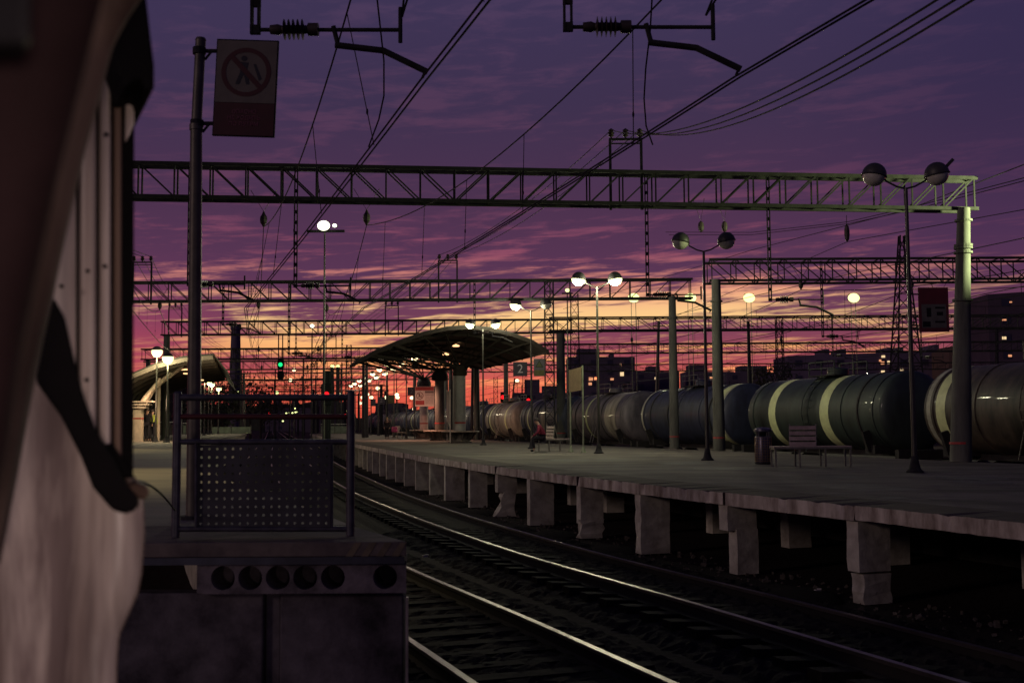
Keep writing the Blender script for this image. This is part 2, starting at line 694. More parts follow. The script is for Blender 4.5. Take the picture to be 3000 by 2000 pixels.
# edge slabs between the seams
seams = [5.0, 7.8, 10.6, 14.5, 17.5, 20.45, 23.5, 26.7, 29.65, 32.7, 35.9]
while seams[-1] < 154:
    seams.append(seams[-1] + 2.95)
FM = fascia_mat()
for i in range(len(seams) - 1):
    a, b = seams[i], seams[i + 1] - .04
    mb = MB()
    dz = random.uniform(-.012, .008)
    dd = random.uniform(-.02, .02)
    k = max(2, int((b - a) / .12)) if a < 40 else 3
    yy = [a + (b - a) * j / k for j in range(k + 1)]
    vs = []
    for y in yy:
        jz = random.uniform(-.004, .002) if a < 50 else 0
        jx = random.uniform(-.005, .004) if a < 50 else 0
        chip = .035 if random.random() < .10 and a < 50 else 0
        for d, z in ((1.95 + dd + jx + chip, ZP - .006 + jz - chip * .6), (1.95 + .945, ZP + .003), (1.95 + .945, ZP - .2), (1.95 + dd + jx, ZP - .2 + jz * 1.6 + dz)):
            p = off(X2, y, d)
            vs.append((p.x, p.y, z))
    n = 4
    fs = [(q * n + w, q * n + (w + 1) % n, (q + 1) * n + (w + 1) % n, (q + 1) * n + w) for q in range(k) for w in range(n)]
    fs += [(0, 1, 2, 3), tuple(range(len(vs) - 4, len(vs)))]
    mb.add(vs, fs)
    mb.mi = [1 if (q % n == 0) else 0 for q in range(len(fs))]
    mb.build('edge_slab', [FM, M_edge], plat)


def rough_block(mb, c, d, rz, jit=.02, seg=5, cut=None):
    """a block whose vertical edges wander, as broken concrete does"""
    rm = Matrix.Rotation(rz, 3, 'Z')
    vs = []
    for k in range(seg + 1):
        z = -d[2] / 2 + d[2] * k / seg
        for x, y in ((-d[0] / 2, -d[1] / 2), (d[0] / 2, -d[1] / 2), (d[0] / 2, d[1] / 2), (-d[0] / 2, d[1] / 2)):
            jx = random.uniform(-jit, jit)
            jy = random.uniform(-jit, jit) * .5
            sc = cut(k / seg) if cut else 0
            v = rm @ Vector((x + jx + (sc if x < 0 else 0), y + jy, z))
            vs.append(v + Vector(c))
    fs = [(k * 4 + q, k * 4 + (q + 1) % 4, (k + 1) * 4 + (q + 1) % 4, (k + 1) * 4 + q) for k in range(seg) for q in range(4)]
    fs += [(3, 2, 1, 0), tuple(range(seg * 4, seg * 4 + 4))]
    mb.add(vs, fs)


M_rubble = mat('broken_pier_foot', (0.13, 0.11, 0.10), 0.95, 0, .4, 5, 1.0, col2=(0.04, 0.033, 0.03))
kinds = {3: 'break', 4: 'step', 5: 'wavy', 6: 'foot', 7: 'plain', 8: 'neck', 9: 'plain', 10: 'plain'}
for i, y in enumerate(seams):
    if i == 0 or y > 60:
        if y > 152:
            break
    p = off(X2, y + .12, 1.95 + .06 + .27)
    th = theta(X2, y)
    mb = MB()
    kd = kinds.get(i, 'plain')
    top = ZP - .19
    if kd == 'break':
        rough_block(mb, (p.x, p.y, .56), (.52, .24, .72), th, .009)
        rough_block(mb, (p.x + .03, p.y, -.03), (.46, .24, .40), th, .022)
    elif kd == 'step':
        rough_block(mb, (p.x, p.y, .70), (.54, .26, .44), th, .006, 2)
        rough_block(mb, (p.x + .09, p.y, .14), (.40, .24, .72), th, .008, 3)
    elif kd == 'wavy':
        rough_block(mb, (p.x, p.y, .35), (.60, .24, 1.12), th, .014, 7)
    elif kd == 'foot':
        rough_block(mb, (p.x, p.y, .50), (.52, .24, .82), th, .008, 3)
        rough_block(mb, (p.x, p.y, -.02), (.52, .26, .40), th, .045, 4)
    elif kd == 'neck':
        rough_block(mb, (p.x, p.y, .66), (.54, .24, .52), th, .01, 3)
        rough_block(mb, (p.x + .06, p.y, .08), (.36, .22, .68), th, .05, 5, lambda t: -.22 * (1 - t) ** 2)
    else:
        rough_block(mb, (p.x, p.y, .35), (.54 + random.uniform(-.05, .1), .24, 1.14), th, .005, 4)
    mb.build('pier', M_pier, plat)
    if y < 45:
        mb = MB()
        q = off(X2, y + .12, 1.95 + 3.4)
        rough_block(mb, (q.x, q.y, .33), (.5, .3, 1.1), th, .01, 3)
        mb.build('inner_pier', M_pier, plat)
# dark infill wall deep beneath the deck
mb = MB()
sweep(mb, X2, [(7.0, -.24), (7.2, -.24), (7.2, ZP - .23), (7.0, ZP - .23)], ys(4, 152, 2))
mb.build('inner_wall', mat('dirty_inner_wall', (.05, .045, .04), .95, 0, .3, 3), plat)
mb = MB()
vs = []
yl = ys(4, 156, 3)
for y in yl:
    x = XR(y)
    vs += [(x - .2, y, -.24), (x - .02, y, -.24), (x - .02, y, ZP - .225), (x - .2, y, ZP - .225)]
mb.add(vs, [(i * 4 + k, i * 4 + (k + 1) % 4, (i + 1) * 4 + (k + 1) % 4, (i + 1) * 4 + k) for i in range(len(yl) - 1) for k in range(4)])
mb.build('rear_wall', M_conc, plat)

# rubble and litter lying along the foot of the piers
for gname, cnt, rng, lab in (('rubble', 900, (1.1, 3.0), 'broken stones heaped along the feet of the platform piers'),):
    mb = MB()
    for k in range(cnt):
        y = random.uniform(12, 44)
        p = off(X2, y, random.uniform(*rng))
        r = random.uniform(.008, .03) * random.choice((1, 1, 1, 1.6))
        M = Matrix.Rotation(random.uniform(0, 3), 3, 'X') @ Matrix.Rotation(random.uniform(0, 3), 3, 'Z')
        c = (p.x, p.y, -.232 + r * .5)
        mb.box(c, (r * 2, r * random.uniform(1, 1.8), r * random.uniform(.7, 1.4)), M=M)
    tag(mb.build(gname, M_rubble), lab, 'rubble', kind='stuff')
# mounds of earth against some piers
mb = MB()
for y in (15.3, 21.2, 24.3, 30.5, 33.6, 40, 46):
    p = off(X2, y, 1.7)
    mb.ball((p.x, p.y, -.26), .55, 12, sc=(1.0, 1.6, .26), z0=0)
tag(mb.build('earth_mounds', M_ball, smooth=True), 'low heaps of earth banked against the platform piers', 'earth', kind='stuff')
# litter
for k, (px, py, lab) in enumerate([(1245, 1631, 'small pale scrap of litter on the ballast right of the striped corner'), (1563, 1658, 'tiny pale scrap of litter between the two tracks'),
                                   (2395, 1733, 'crumpled pale litter on the stones below the platform')]):
    p = PZ(px, py, -.15)
    mb = MB()
    mb.box((0, 0, .02), (.09, .05, .03), .5)
    mb.box((.03, .02, .04), (.05, .06, .015), 1.2)
    o = mb.build('litter', mat('pale_litter', (.35, .32, .32), .7, 0, 0))
    o.location = p
    tag(o, lab, 'litter')


# ------------------------------------------------------------------ near platform (left) with its broken end
ZL = 1.4
YF = 7.86


def XLe(y):
    return off(X2, y, -3.72 - 1.93)


lp = empty('side_platform', (0, 0, 0))
tag(lp, 'narrow left platform whose concrete end faces the camera below the railing', 'platform')
M_deckl = mat('worn_left_deck', (0.17, 0.15, 0.12), 0.8, 0, .35, 1.0, .3, col2=(0.085, 0.075, 0.065), stretch=(.4, 2, 1), detail=9)
M_slabtop = mat('end_slab_concrete', (0.15, 0.12, 0.12), .9, 0, .3, 3, .4, col2=(.06, .048, .055), detail=8)
EX = PZ(1196, 1580, ZL)
mb = MB()
ylo = YF
while XLe(ylo).y < YF + 1.3:
    ylo += .02
yl = [ylo] + ys(ylo + .4, 122, 1.5)
vs = []


def leftw(y):
    return 2.9 + min(7.0, max(0, (y - 9)) * .12)


for y in yl:
    a = XLe(y)
    y_ = a.y
    vs += [(a.x, a.y, ZL), (a.x - leftw(y), a.y, ZL), (a.x - leftw(y), a.y, ZL - .25), (a.x, a.y, ZL - .25)]
fs = [(i * 4 + k, i * 4 + (k + 1) % 4, (i + 1) * 4 + (k + 1) % 4, (i + 1) * 4 + k) for i in range(len(yl) - 1) for k in range(4)]
fs += [(0, 1, 2, 3), tuple(range(len(vs) - 4, len(vs)))]
mb.add(vs, fs)
mb.build('deck', M_deckl, lp)
a0 = XLe(ylo)
# end slab (top) : from front face back to the deck
mb = MB()
xl = -3.4
poly = [(xl, YF, ZL - .10), (EX.x, YF, ZL - .10), (a0.x - .004, a0.y - .01, ZL - .10), (xl - .7, a0.y - .01, ZL - .10)]
mb.prism([Vector(p) for p in poly], (0, 0, .098))
mb.build('end_slab', M_slabtop, lp, bevel=.006)
# stripes on the front of the slab corner
stp = MB()
for k in range(4):
    x0 = EX.x - .42 + k * .105
    stp.prism([Vector((x0, YF - .003, ZL - .10)), Vector((x0 + .05, YF - .003, ZL - .10)), Vector((min(EX.x, x0 + .11), YF - .003, ZL - .006)), Vector((x0 + .06, YF - .003, ZL - .006))], (0, .0025, 0))
stp.build('hazard_stripes', mat('faded_yellow_paint', (.12, .09, .065), .8, 0, .3, 8), lp)
# bluish steel beam under the slab
mb = MB()
mb.box(((xl + EX.x) / 2 - .005, YF + .1, ZL - .128), (EX.x - xl - .02, .2, .05))
mb.build('edge_beam', mat('bluish_steel_beam', (.05, .05, .075), .5, .3, .3, 5), lp)
# hollow-core slab : a real plate with round holes
zt, zb = 1.262, 1.045
hx0 = PX(577, 1680, YF + .03).x
hx1 = EX.x - .005
bm = bmesh.new()
hr = .083
hz = (zt + zb) / 2
hc = [PX(x, 1680, YF + .03).x for x in (653, 733, 814, 894, 975, 1128)]
cells = [hx0] + [(hc[i] + hc[i + 1]) / 2 for i in range(len(hc) - 1)] + [hx1]
cells[-2] = hc[-2] + .11
hb = MB()
for i, cx in enumerate(hc):
    l_, r_ = cells[i], cells[i + 1]
    K = 24
    inn = [(cx + hr * math.cos(2 * math.pi * k / K), hz + hr * math.sin(2 * math.pi * k / K)) for k in range(K)]
    outp = []
    for x, z in inn:
        dx, dz = x - cx, z - hz
        ts = []
        if dx > 1e-6:
            ts.append((r_ - cx) / dx)
        if dx < -1e-6:
            ts.append((l_ - cx) / dx)
        if dz > 1e-6:
            ts.append((zt - hz) / dz)
        if dz < -1e-6:
            ts.append((zb - hz) / dz)
        t = min(ts)
        outp.append((cx + dx * t, hz + dz * t))
    yfr = YF + .03
    vs = [(x, yfr, z) for x, z in inn] + [(x, yfr, z) for x, z in outp] + [(x, yfr + .34, z) for x, z in inn]
    fs = []
    for k in range(K):
        k2 = (k + 1) % K
        fs += [(k, k2, K + k2, K + k), (k, 2 * K + k, 2 * K + k2, k2)]
    # corner fillers
    for sx, ex in ((l_, -1), (r_, 1)):
        for zz in (zt, zb):
            # nearest two outer points around that corner
            idx = sorted(range(K), key=lambda q: (outp[q][0] - sx) ** 2 + (outp[q][1] - zz) ** 2)[:2]
            vs.append((sx, yfr, zz))
            fs.append((K + idx[0], K + idx[1], len(vs) - 1))
    hb.add(vs, fs)
hb.add([(hx0, YF + .03, zt), (hx1, YF + .03, zt), (hx1 - .10, YF + .38, zt), (hx0, YF + .38, zt), (hx0, YF + .03, zb), (hx1, YF + .03, zb), (hx1 - .10, YF + .38, zb), (hx0, YF + .38, zb)],
       [(0, 1, 2, 3), (7, 6, 5, 4), (1, 5, 6, 2), (0, 3, 7, 4), (2, 6, 7, 3)])
hb.build('hollow_core_slab', mat('hollow_slab_concrete', (.17, .14, .17), .9, 0, .3, 5, .8, col2=(.06, .05, .06)), lp)
# blocks of the wall beneath
bx = [PX(x, 1850, YF + .12).x for x in (300, 770, 820, 1190)]
M_block = mat('dark_block_concrete', (.13, .11, .135), .9, 0, .4, 2.2, .9, col2=(.025, .021, .028), detail=9)
for i, (l_, r_, dy) in enumerate(((bx[0], bx[1], 0), (bx[1] + .008, bx[2] - .004, .05), (bx[2], bx[3] - .02, .0))):
    mb = MB()
    mb.box(((l_ + r_) / 2, YF + .12 + dy + .1, .40), (r_ - l_, .2, 1.28))
    mb.build('wall_block', M_block, lp, bevel=.012)
mb = MB()
mb.box((bx[3] + .004, YF + .14, .38), (.016, .05, 1.24))
mb.build('corner_angle', mat('worn_steel_angle', (.4, .34, .34), .45, .6, .3, 6), lp)
# side support of the left platform
mb = MB()
sweep(mb, X2, [(-6.1, -.24), (-5.78, -.24), (-5.78, ZL - .26), (-6.1, ZL - .26)], ys(ylo - .45, 120, 1.5))
mb.build('side_wall', M_pier, lp)

# railing at the platform end
rl = empty('end_railing', (0, 0, 0))
tag(rl, 'dark steel railing with perforated sheet panel on the platform end, bars between two posts', 'railing')
YR = 8.25
M_rl = mat('worn_dark_railing_paint', (.06, .055, .075), .45, .4, .4, 9)
pL, pR = PX(517, 1400, YR), PX(1027, 1400, YR + .05)
zt_ = PX(517, 1158, YR).z
for p, rr in ((pL, .031), (pR, .031)):
    mb = MB()
    mb.tube([(p.x, p.y, ZL), (p.x, p.y, zt_ + .015)], rr, 12)
    mb.tube([(p.x, p.y, zt_ + .015), (p.x, p.y, zt_ + .03)], [rr, rr * .6], 12)
    mb.build('post', M_rl, rl, smooth=True)


def hbar(y, r, m, nm='top_bar', x0=517, x1=1027, t=None):
    a, b = PX(x0, y, YR), PX(x1, y, YR + .05)
    mb = MB()
    mb.tube([a, b], r, 10)
    mb.build(nm, m, rl, smooth=True)


hbar(1164, .024, M_rl)
hbar(1220, .020, mat('dark_red_bar_paint', (.07, .012, .014), .5, .2, .3, 8), 'middle_bar', 505)
hbar(1294, .020, M_rl, 'middle_bar')
hbar(1549, .020, M_rl, 'bottom_bar')
a = PX(505, 1222, YR)
# perforated sheet
x0, x1 = PX(578, 1400, YR + .02).x, PX(968, 1400, YR + .02).x
za, zb_ = PX(700, 1545, YR + .02).z, PX(700, 1302, YR + .02).z
cols, rows = 17, 10
cw = (x1 - x0) / cols
ch = (zb_ - za) / rows
mb = MB()
hrad = .0098
K = 10
for i in range(cols):
    for j in range(rows):
        l_, b_ = x0 + i * cw, za + j * ch
        cx, cz = l_ + cw / 2, b_ + ch / 2
        inn = [(cx + hrad * math.cos(2 * math.pi * (k + .5) / K), cz + hrad * math.sin(2 * math.pi * (k + .5) / K)) for k in range(K)]
        outp = []
        for x, z in inn:
            dx, dz = x - cx, z - cz
            t = min((cw / 2) / max(1e-9, abs(dx)), (ch / 2) / max(1e-9, abs(dz)))
            outp.append((cx + dx * t, cz + dz * t))
        y = YR + .02
        vs = [(x, y, z) for x, z in inn] + [(x, y, z) for x, z in outp] + [(x, y + .003, z) for x, z in inn]
        fs = []
        for k in range(K):
            k2 = (k + 1) % K
            fs += [(k, k2, K + k2, K + k), (k, 2 * K + k, 2 * K + k2, k2)]
        for cx_, cz_ in ((l_, b_), (l_ + cw, b_), (l_, b_ + ch), (l_ + cw, b_ + ch)):
            idx = sorted(range(K), key=lambda q: (outp[q][0] - cx_) ** 2 + (outp[q][1] - cz_) ** 2)[:2]
            vs.append((cx_, y, cz_))
            fs.append((K + idx[0], K + idx[1], len(vs) - 1))
        mb.add(vs, fs)
mb.build('perforated_sheet', mat('dark_sheet_metal', (.035, .032, .045), .55, .3, .3, 6), rl)
mb = MB()
mb.tube([PX(574, 1298, YR), PX(574, 1549, YR)], .012, 8)
mb.build('sheet_frame', M_rl, rl)
mb = MB()
mb.tube([PX(972, 1298, YR + .04), PX(972, 1549, YR + .04)], .012, 8)
mb.build('sheet_frame', M_rl, rl)


# ------------------------------------------------------------------ text meshes
def text_mesh(txt, size, name, m, parent, loc, rx=R(90), rz=0, ext=.002, align='CENTER'):
    cu = bpy.data.curves.new(name, 'FONT')
    cu.body = txt
    cu.size = size
    cu.extrude = ext
    cu.align_x = align
    cu.align_y = 'CENTER'
    tmp = bpy.data.objects.new(name + '_tmp', cu)
    COL.objects.link(tmp)
    bpy.context.view_layer.update()
    me = bpy.data.meshes.new_from_object(tmp.evaluated_get(bpy.context.evaluated_depsgraph_get()))
    bpy.data.objects.remove(tmp)
    me.materials.clear()
    me.materials.append(m)
    ob = bpy.data.objects.new(name, me)
    COL.objects.link(ob)
    ob.rotation_euler = (rx, 0, rz)
    ob.location = loc
    ob.parent = parent
    return ob


def disc_ring(mb, c, r0, r1, y, n=40, mi=0, dy=.004):
    vs = []
    for k in range(n):
        a = 2 * math.pi * k / n
        vs += [(c[0] + r0 * math.cos(a), y, c[1] + r0 * math.sin(a)), (c[0] + r1 * math.cos(a), y, c[1] + r1 * math.sin(a))]
    fs = [(2 * k, 2 * k + 1, 2 * ((k + 1) % n) + 1, 2 * ((k + 1) % n)) for k in range(n)]
    mb.add(vs, fs, mi)


def poly_y(mb, pts, y, mi=0):
    mb.add([(x, y, z) for x, z in pts], [tuple(range(len(pts)))], mi)


M_sp = mat('dark_picture_paint', (.02, .018, .03), .7, 0, 0)


def stop_picture(name, parent, c, r, y, mred, mdark):
    """no-walking-on-the-tracks pictogram: figure, track and a red slashed ring"""
    g = MB()
    # walking figure
    poly_y(g, [(c[0] - .10 * r + .12 * r * math.cos(a * .5236), c[1] + .56 * r + .12 * r * math.sin(a * .5236)) for a in range(12)], y - .001)
    poly_y(g, [(c[0] - .28 * r, c[1] + .42 * r), (c[0] + .08 * r, c[1] + .40 * r), (c[0] + .02 * r, c[1] - .02 * r), (c[0] - .24 * r, c[1] - .02 * r)], y - .001)
    poly_y(g, [(c[0] - .24 * r, c[1]), (c[0] - .06 * r, c[1]), (c[0] - .26 * r, c[1] - .50 * r), (c[0] - .42 * r, c[1] - .50 * r)], y - .0012)
    poly_y(g, [(c[0] - .12 * r, c[1]), (c[0] + .06 * r, c[1]), (c[0] + .16 * r, c[1] - .50 * r), (c[0] + .02 * r, c[1] - .50 * r)], y - .0014)
    poly_y(g, [(c[0] + .28 * r, c[1] + .34 * r), (c[0] + .38 * r, c[1] + .34 * r), (c[0] + .64 * r, c[1] - .26 * r), (c[0] + .52 * r, c[1] - .34 * r)], y - .001)
    g.build(name, mdark, parent)
    q = MB()
    disc_ring(q, c, r * .82, r, y - .002)
    s_ = r * .86 / math.sqrt(2)
    w = r * .10
    poly_y(q, [(c[0] - s_ - w, c[1] + s_ - w * .2), (c[0] - s_ + w, c[1] + s_ + w * .6), (c[0] + s_ + w, c[1] - s_ + w * .2), (c[0] + s_ - w, c[1] - s_ - w * .6)], y - .0026)
    q.build('prohibition_ring', mred, parent)


# big sign on pole, near left
sp = empty('prohibition_sign_post', (0, 0, 0))
tag(sp, 'tall round steel pole carrying a dim white and dark red prohibition sign, behind the railing', 'sign post')
YS = 9.85
b = PZ(566, 1517, ZL)
b.y = YS
b.x = PX(566, 1517, YS).x
t = PX(588, 118, YS)
mid = PX(575, 372, YS)
mb = MB()
mb.tube([b, (mid.x, mid.y, mid.z)], [.062, .052], 14)
mb.tube([mid, t], [.046, .046], 14)
mb.tube([mid + Vector((0, 0, -.03)), mid + Vector((0, 0, .02))], .06, 14)
mb.tube([t, t + Vector((0, 0, .02))], [.05, .04], 14)
mb.build('pole', mat('dull_sign_pole', (.10, .085, .07), .5, .3, .3, 5), sp, smooth=True)
mb = MB()
mb.tube([b, b + Vector((0, 0, .03))], .12, 16)
mb.build('base_plate', M_iron, sp)
for yy in (150, 362):
    mb = MB()
    a_ = PX(584 if yy < 200 else 577, yy, YS)
    c_ = PX(636, yy, YS)
    mb.tube([a_, c_], .018, 8)
    mb.tube([a_ + Vector((0, 0, -.03)), a_ + Vector((0, 0, .03))], .058, 12)
    mb.tube([a_ + Vector((0.05, 0, -.08)), a_ + Vector((.11, 0, -.005))], .012, 6)
    mb.build('bracket', M_iron, sp)
A = PX(634, 116, YS)
B = PX(815, 124, YS)
C_ = PX(807, 407, YS)
D_ = PX(628, 399, YS)
sw, sh = (B.x - A.x), (A.z - D_.z)
cx, cz = (A.x + B.x) / 2 - .008, (A.z + D_.z) / 2 - .008
sb = MB()
sb.box((0, 0, 0), (sw, .03, sh))
so = sb.build('sign_board', M_black, sp, bevel=.004)
so.location = (cx, YS, cz)
so.rotation_euler = (0, R(2.2), 0)
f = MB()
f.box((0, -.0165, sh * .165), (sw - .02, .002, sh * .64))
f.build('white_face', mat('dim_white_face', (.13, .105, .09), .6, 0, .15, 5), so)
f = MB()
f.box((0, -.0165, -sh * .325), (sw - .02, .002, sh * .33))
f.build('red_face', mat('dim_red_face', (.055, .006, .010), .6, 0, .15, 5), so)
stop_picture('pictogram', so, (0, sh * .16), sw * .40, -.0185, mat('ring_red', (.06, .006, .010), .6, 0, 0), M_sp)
for k, (s_, wz) in enumerate((('ОПАСНО', .0), ('НЕ ХОДИТЬ', -.055), ('ПО ПУТЯМ', -.11))):
    text_mesh(s_, .05, 'lettering', mat('faint_letters', (.2, .05, .09), .6, 0, 0), so, (0, -.0185, -sh * .25 + wz))


# ------------------------------------------------------------------ carriage at the left edge
tr = empty('railway_carriage', (0, 0, 0))
tag(tr, 'grimy pale railway carriage end close to the camera filling the left edge', 'railway carriage')


def grime(name, c1, c2, c3):
    m = bpy.data.materials.new(name)
    m.use_nodes = True
    nt_ = m.node_tree
    b_ = nt_.nodes['Principled BSDF']
    b_.inputs['Roughness'].default_value = .38
    tc_ = nt_.nodes.new('ShaderNodeTexCoord')
    def nz(scale, st, det, rot=(0, 0, 0)):
        mp = nt_.nodes.new('ShaderNodeMapping')
        mp.inputs['Scale'].default_value = st
        mp.inputs['Rotation'].default_value = rot
        nt_.links.new(tc_.outputs['Object'], mp.inputs['Vector'])
        n_ = nt_.nodes.new('ShaderNodeTexNoise')
        n_.inputs['Scale'].default_value = scale
        n_.inputs['Detail'].default_value = det
        n_.inputs['Distortion'].default_value = .4
        nt_.links.new(mp.outputs[0], n_.inputs['Vector'])
        return n_.outputs['Fac']
    def rp(v, a, b2, ca, cb):
        r_ = nt_.nodes.new('ShaderNodeValToRGB')
        r_.color_ramp.elements[0].position = a
        r_.color_ramp.elements[1].position = b2
        r_.color_ramp.elements[0].color = (*ca, 1)
        r_.color_ramp.elements[1].color = (*cb, 1)
        nt_.links.new(v, r_.inputs['Fac'])
        return r_.outputs['Color']
    streak = nz(4.2, (3.2, 1, .28), 7)
    diag = nz(2.6, (2.9, 1, .34), 6, (0, R(24), 0))
    base = rp(streak, .36, .62, c2, c1)
    d2 = rp(diag, .40, .49, c3, (1, 1, 1))
    mx = nt_.nodes.new('ShaderNodeMix')
    mx.data_type = 'RGBA'
    mx.blend_type = 'MULTIPLY'
    mx.inputs['Factor'].default_value = .8
    nt_.links.new(base, mx.inputs[6])
    nt_.links.new(d2, mx.inputs[7])
    nt_.links.new(mx.outputs[2], b_.inputs['Base Color'])
    return m


M_skin = grime('grimy_pale_bodywork', (.66, .56, .51), (.25, .19, .17), (.26, .21, .23))
M_skin2 = grime('brownish_bodywork', (.24, .16, .12), (.13, .09, .07), (.6, .55, .5))
M_skin2.node_tree.nodes['Principled BSDF'].inputs['Roughness'].default_value = .8
M_skin3 = grime('dirty_edge_bodywork', (.24, .18, .16), (.10, .07, .065), (.5, .45, .45))
M_rub = mat('black_rubber_seal', (.006, .005, .006), .8, 0, .2, 6)
YT = 2.4


def ppoly(pts, Y):
    return [PX(x, y, Y) for x, y in pts]


back = Vector((-1.1, 2.6, 0))


def curved_panel(nm, x0f, x1f, y0, y1, Y, m, bulge=.02, n=8, depth=.05, rows=26):
    """vertical panel between two px edges (functions of py), gently rounded in plan"""
    vs = []
    for j in range(rows + 1):
        py = y0 + (y1 - y0) * j / rows
        a, b = x0f(py), x1f(py)
        for i in range(n + 1):
            u = i / n
            yy_ = Y - bulge * (1 - (2 * u - 1) ** 4)
            vs.append(PX(a + (b - a) * u, py, yy_))
    fs = [(j * (n + 1) + i, j * (n + 1) + i + 1, (j + 1) * (n + 1) + i + 1, (j + 1) * (n + 1) + i) for j in range(rows) for i in range(n)]
    o = len(vs)
    vs += [v + (v - Vector((0, 0, CAMZ))) * (depth / Y) + Vector((-.002, 0, 0)) for v in vs]
    for j in range(rows):
        for i in (0, n):
            a = j * (n + 1) + i
            b = (j + 1) * (n + 1) + i
            fs.append((a, b, b + o, a + o))
    for i in range(n):
        fs.append((i, i + 1, i + 1 + o, i + o))
        q = rows * (n + 1) + i
        fs.append((q, q + 1, q + 1 + o, q + o))
    mb = MB()
    mb.add(vs, fs)
    return mb.build(nm, m, tr, smooth=True)


cst = lambda v: (lambda y: v)
curved_panel('end_panel', cst(-60), cst(222), -60, 1300, YT, M_skin, .03)
curved_panel('end_panel', cst(231), cst(281), -60, 1330, YT + .01, M_skin, .012)
curved_panel('end_panel', cst(291), cst(324), -60, 1400, YT + .03, M_skin, .01)
curved_panel('end_panel', cst(333), cst(356), -60, 1420, YT + .05, M_skin2, .01)
# backing body with rubber edge (dark gaps show between the panels)
mb = MB()
mb.prism(ppoly([(-80, -80), (396, -80), (394, 240), (392, 900), (390, 1430), (-80, 1430)], YT + .07), back)
mb.build('body_shell', M_rub, tr)
mb = MB()
mb.prism(ppoly([(368, 250), (392, 238), (395, 300), (394, 360), (380, 395), (366, 418)], YT + .055), (-.016, .04, 0))
mb.build('corner_light_cover', M_skin, tr, bevel=.006)


def skx(py):
    pts = [(1250, 300), (1400, 400), (1450, 420), (1560, 425), (1680, 416), (1740, 404), (1810, 372), (1860, 350), (1950, 343), (2080, 343)]
    for (a, x), (b, x2) in zip(pts, pts[1:]):
        if py <= b:
            return x + (x2 - x) * max(0, (py - a)) / (b - a)
    return pts[-1][1]


def y0s(x):
    return 1085 + max(0, x - 95) * 1.27


mb = MB()
vs = []
NU, NV = 24, 36
for b_ in range(NV + 1):
    for a_ in range(NU + 1):
        u = a_ / NU
        xg = -60 + u * 484
        y_ = y0s(xg) + (2080 - y0s(xg)) * b_ / NV
        x_ = -60 + u * (skx(max(1460, y_)) + 60)
        vs.append(PX(x_, y_, YT - .06 - .05 * (1 - (2 * u - 1) ** 6)))
fs = [(b_ * (NU + 1) + a_, b_ * (NU + 1) + a_ + 1, (b_ + 1) * (NU + 1) + a_ + 1, (b_ + 1) * (NU + 1) + a_) for b_ in range(NV) for a_ in range(NU)]
mb.add(vs, fs)
mb.build('lower_skirt', M_skin, tr, smooth=True)
curved_panel('skirt_edge', lambda y: skx(y) - 34, skx, 1400, 2080, YT - .064, M_skin3, .004, 6, .02, 40)
curved_panel('skirt_shell', cst(-60), lambda y: skx(y) - 2, 1300, 2080, YT + .0, M_rub, .0, 4, .4, 40)
# roof visor
mb = MB()
mb.prism(ppoly([(376, 51), (340, 108), (325, 160), (345, 215), (368, 260), (396, 235), (420, 235), (426, 265), (453, 265), (453, 190), (442, 100), (424, -60), (395, -60)], YT - .12), (-.14, .3, 0))
mb.build('roof_visor', M_rub, tr, bevel=.01)
# brown slanting mass (rubber-faced corner pillar) nearer the camera


def lerp_pts(pts, py):
    for (a, x), (b, x2) in zip(pts, pts[1:]):
        if py <= b:
            return x + (x2 - x) * max(0, (py - a)) / (b - a)
    return pts[-1][1]


bl = [(-80, 470), (51, 378), (128, 336), (172, 322), (300, 290), (434, 252), (561, 222), (700, 190), (850, 160), (1100, 105), (1400, 50), (1650, 0), (2000, -60)]
curved_panel('corner_pillar', cst(-120), lambda y: lerp_pts(bl, y), -80, 1650, 1.9, M_skin2, .06, 20, .1, 40)
dl = [(-80, 320), (0, 300), (250, 236), (542, 165), (1000, 66), (1300, 26), (1700, -40)]
curved_panel('door_post', cst(-400), lambda y: lerp_pts(dl, y), -160, 1650, .95, mat('dark_maroon_door_post', (.020, .010, .011), .9, 0, .25, 5), .04, 20, .12, 30)
mb = MB()
mb.prism(ppoly([(-200, -160), (88, -160), (90, 128), (-200, 128)], .80), (-.014, .03, 0))
mb.build('dark_window', M_black, tr, bevel=.008)
# dark slot running down across the panels, made as a raised black plate
mb = MB()
mb.prism(ppoly([(157, 868), (130, 980), (106, 1100), (108, 1120), (180, 1220), (240, 1340), (275, 1430), (330, 1495), (372, 1507), (402, 1492), (412, 1466), (372, 1420), (335, 1345),
                (285, 1265), (245, 1160), (215, 1040), (190, 930)], YT - .16), (-.042, .10, 0))
mb.build('dark_slot', M_rub, tr, bevel=.012)
mb = MB()
mb.prism(ppoly([(362, 1420), (400, 1412), (432, 1424), (440, 1440), (425, 1466), (398, 1458), (372, 1445)], YT - .10), (-.017, .05, 0))
mb.build('step_bracket', mat('brown_bracket', (.12, .07, .05), .5, .3, .3, 6), tr, bevel=.01)
for x, y in ((312, 394), (180, 838), (257, 794), (308, 780), (254, 1113)):
    mb = MB()
    c = PX(x, y, YT - .028)
    mb.lathe([(.0001, -.003), (.0042, -.003), (.0042, .003)], c, 10, M=Matrix.Rotation(R(90), 3, 'X'))
    mb.build('rivet', M_rub, tr)
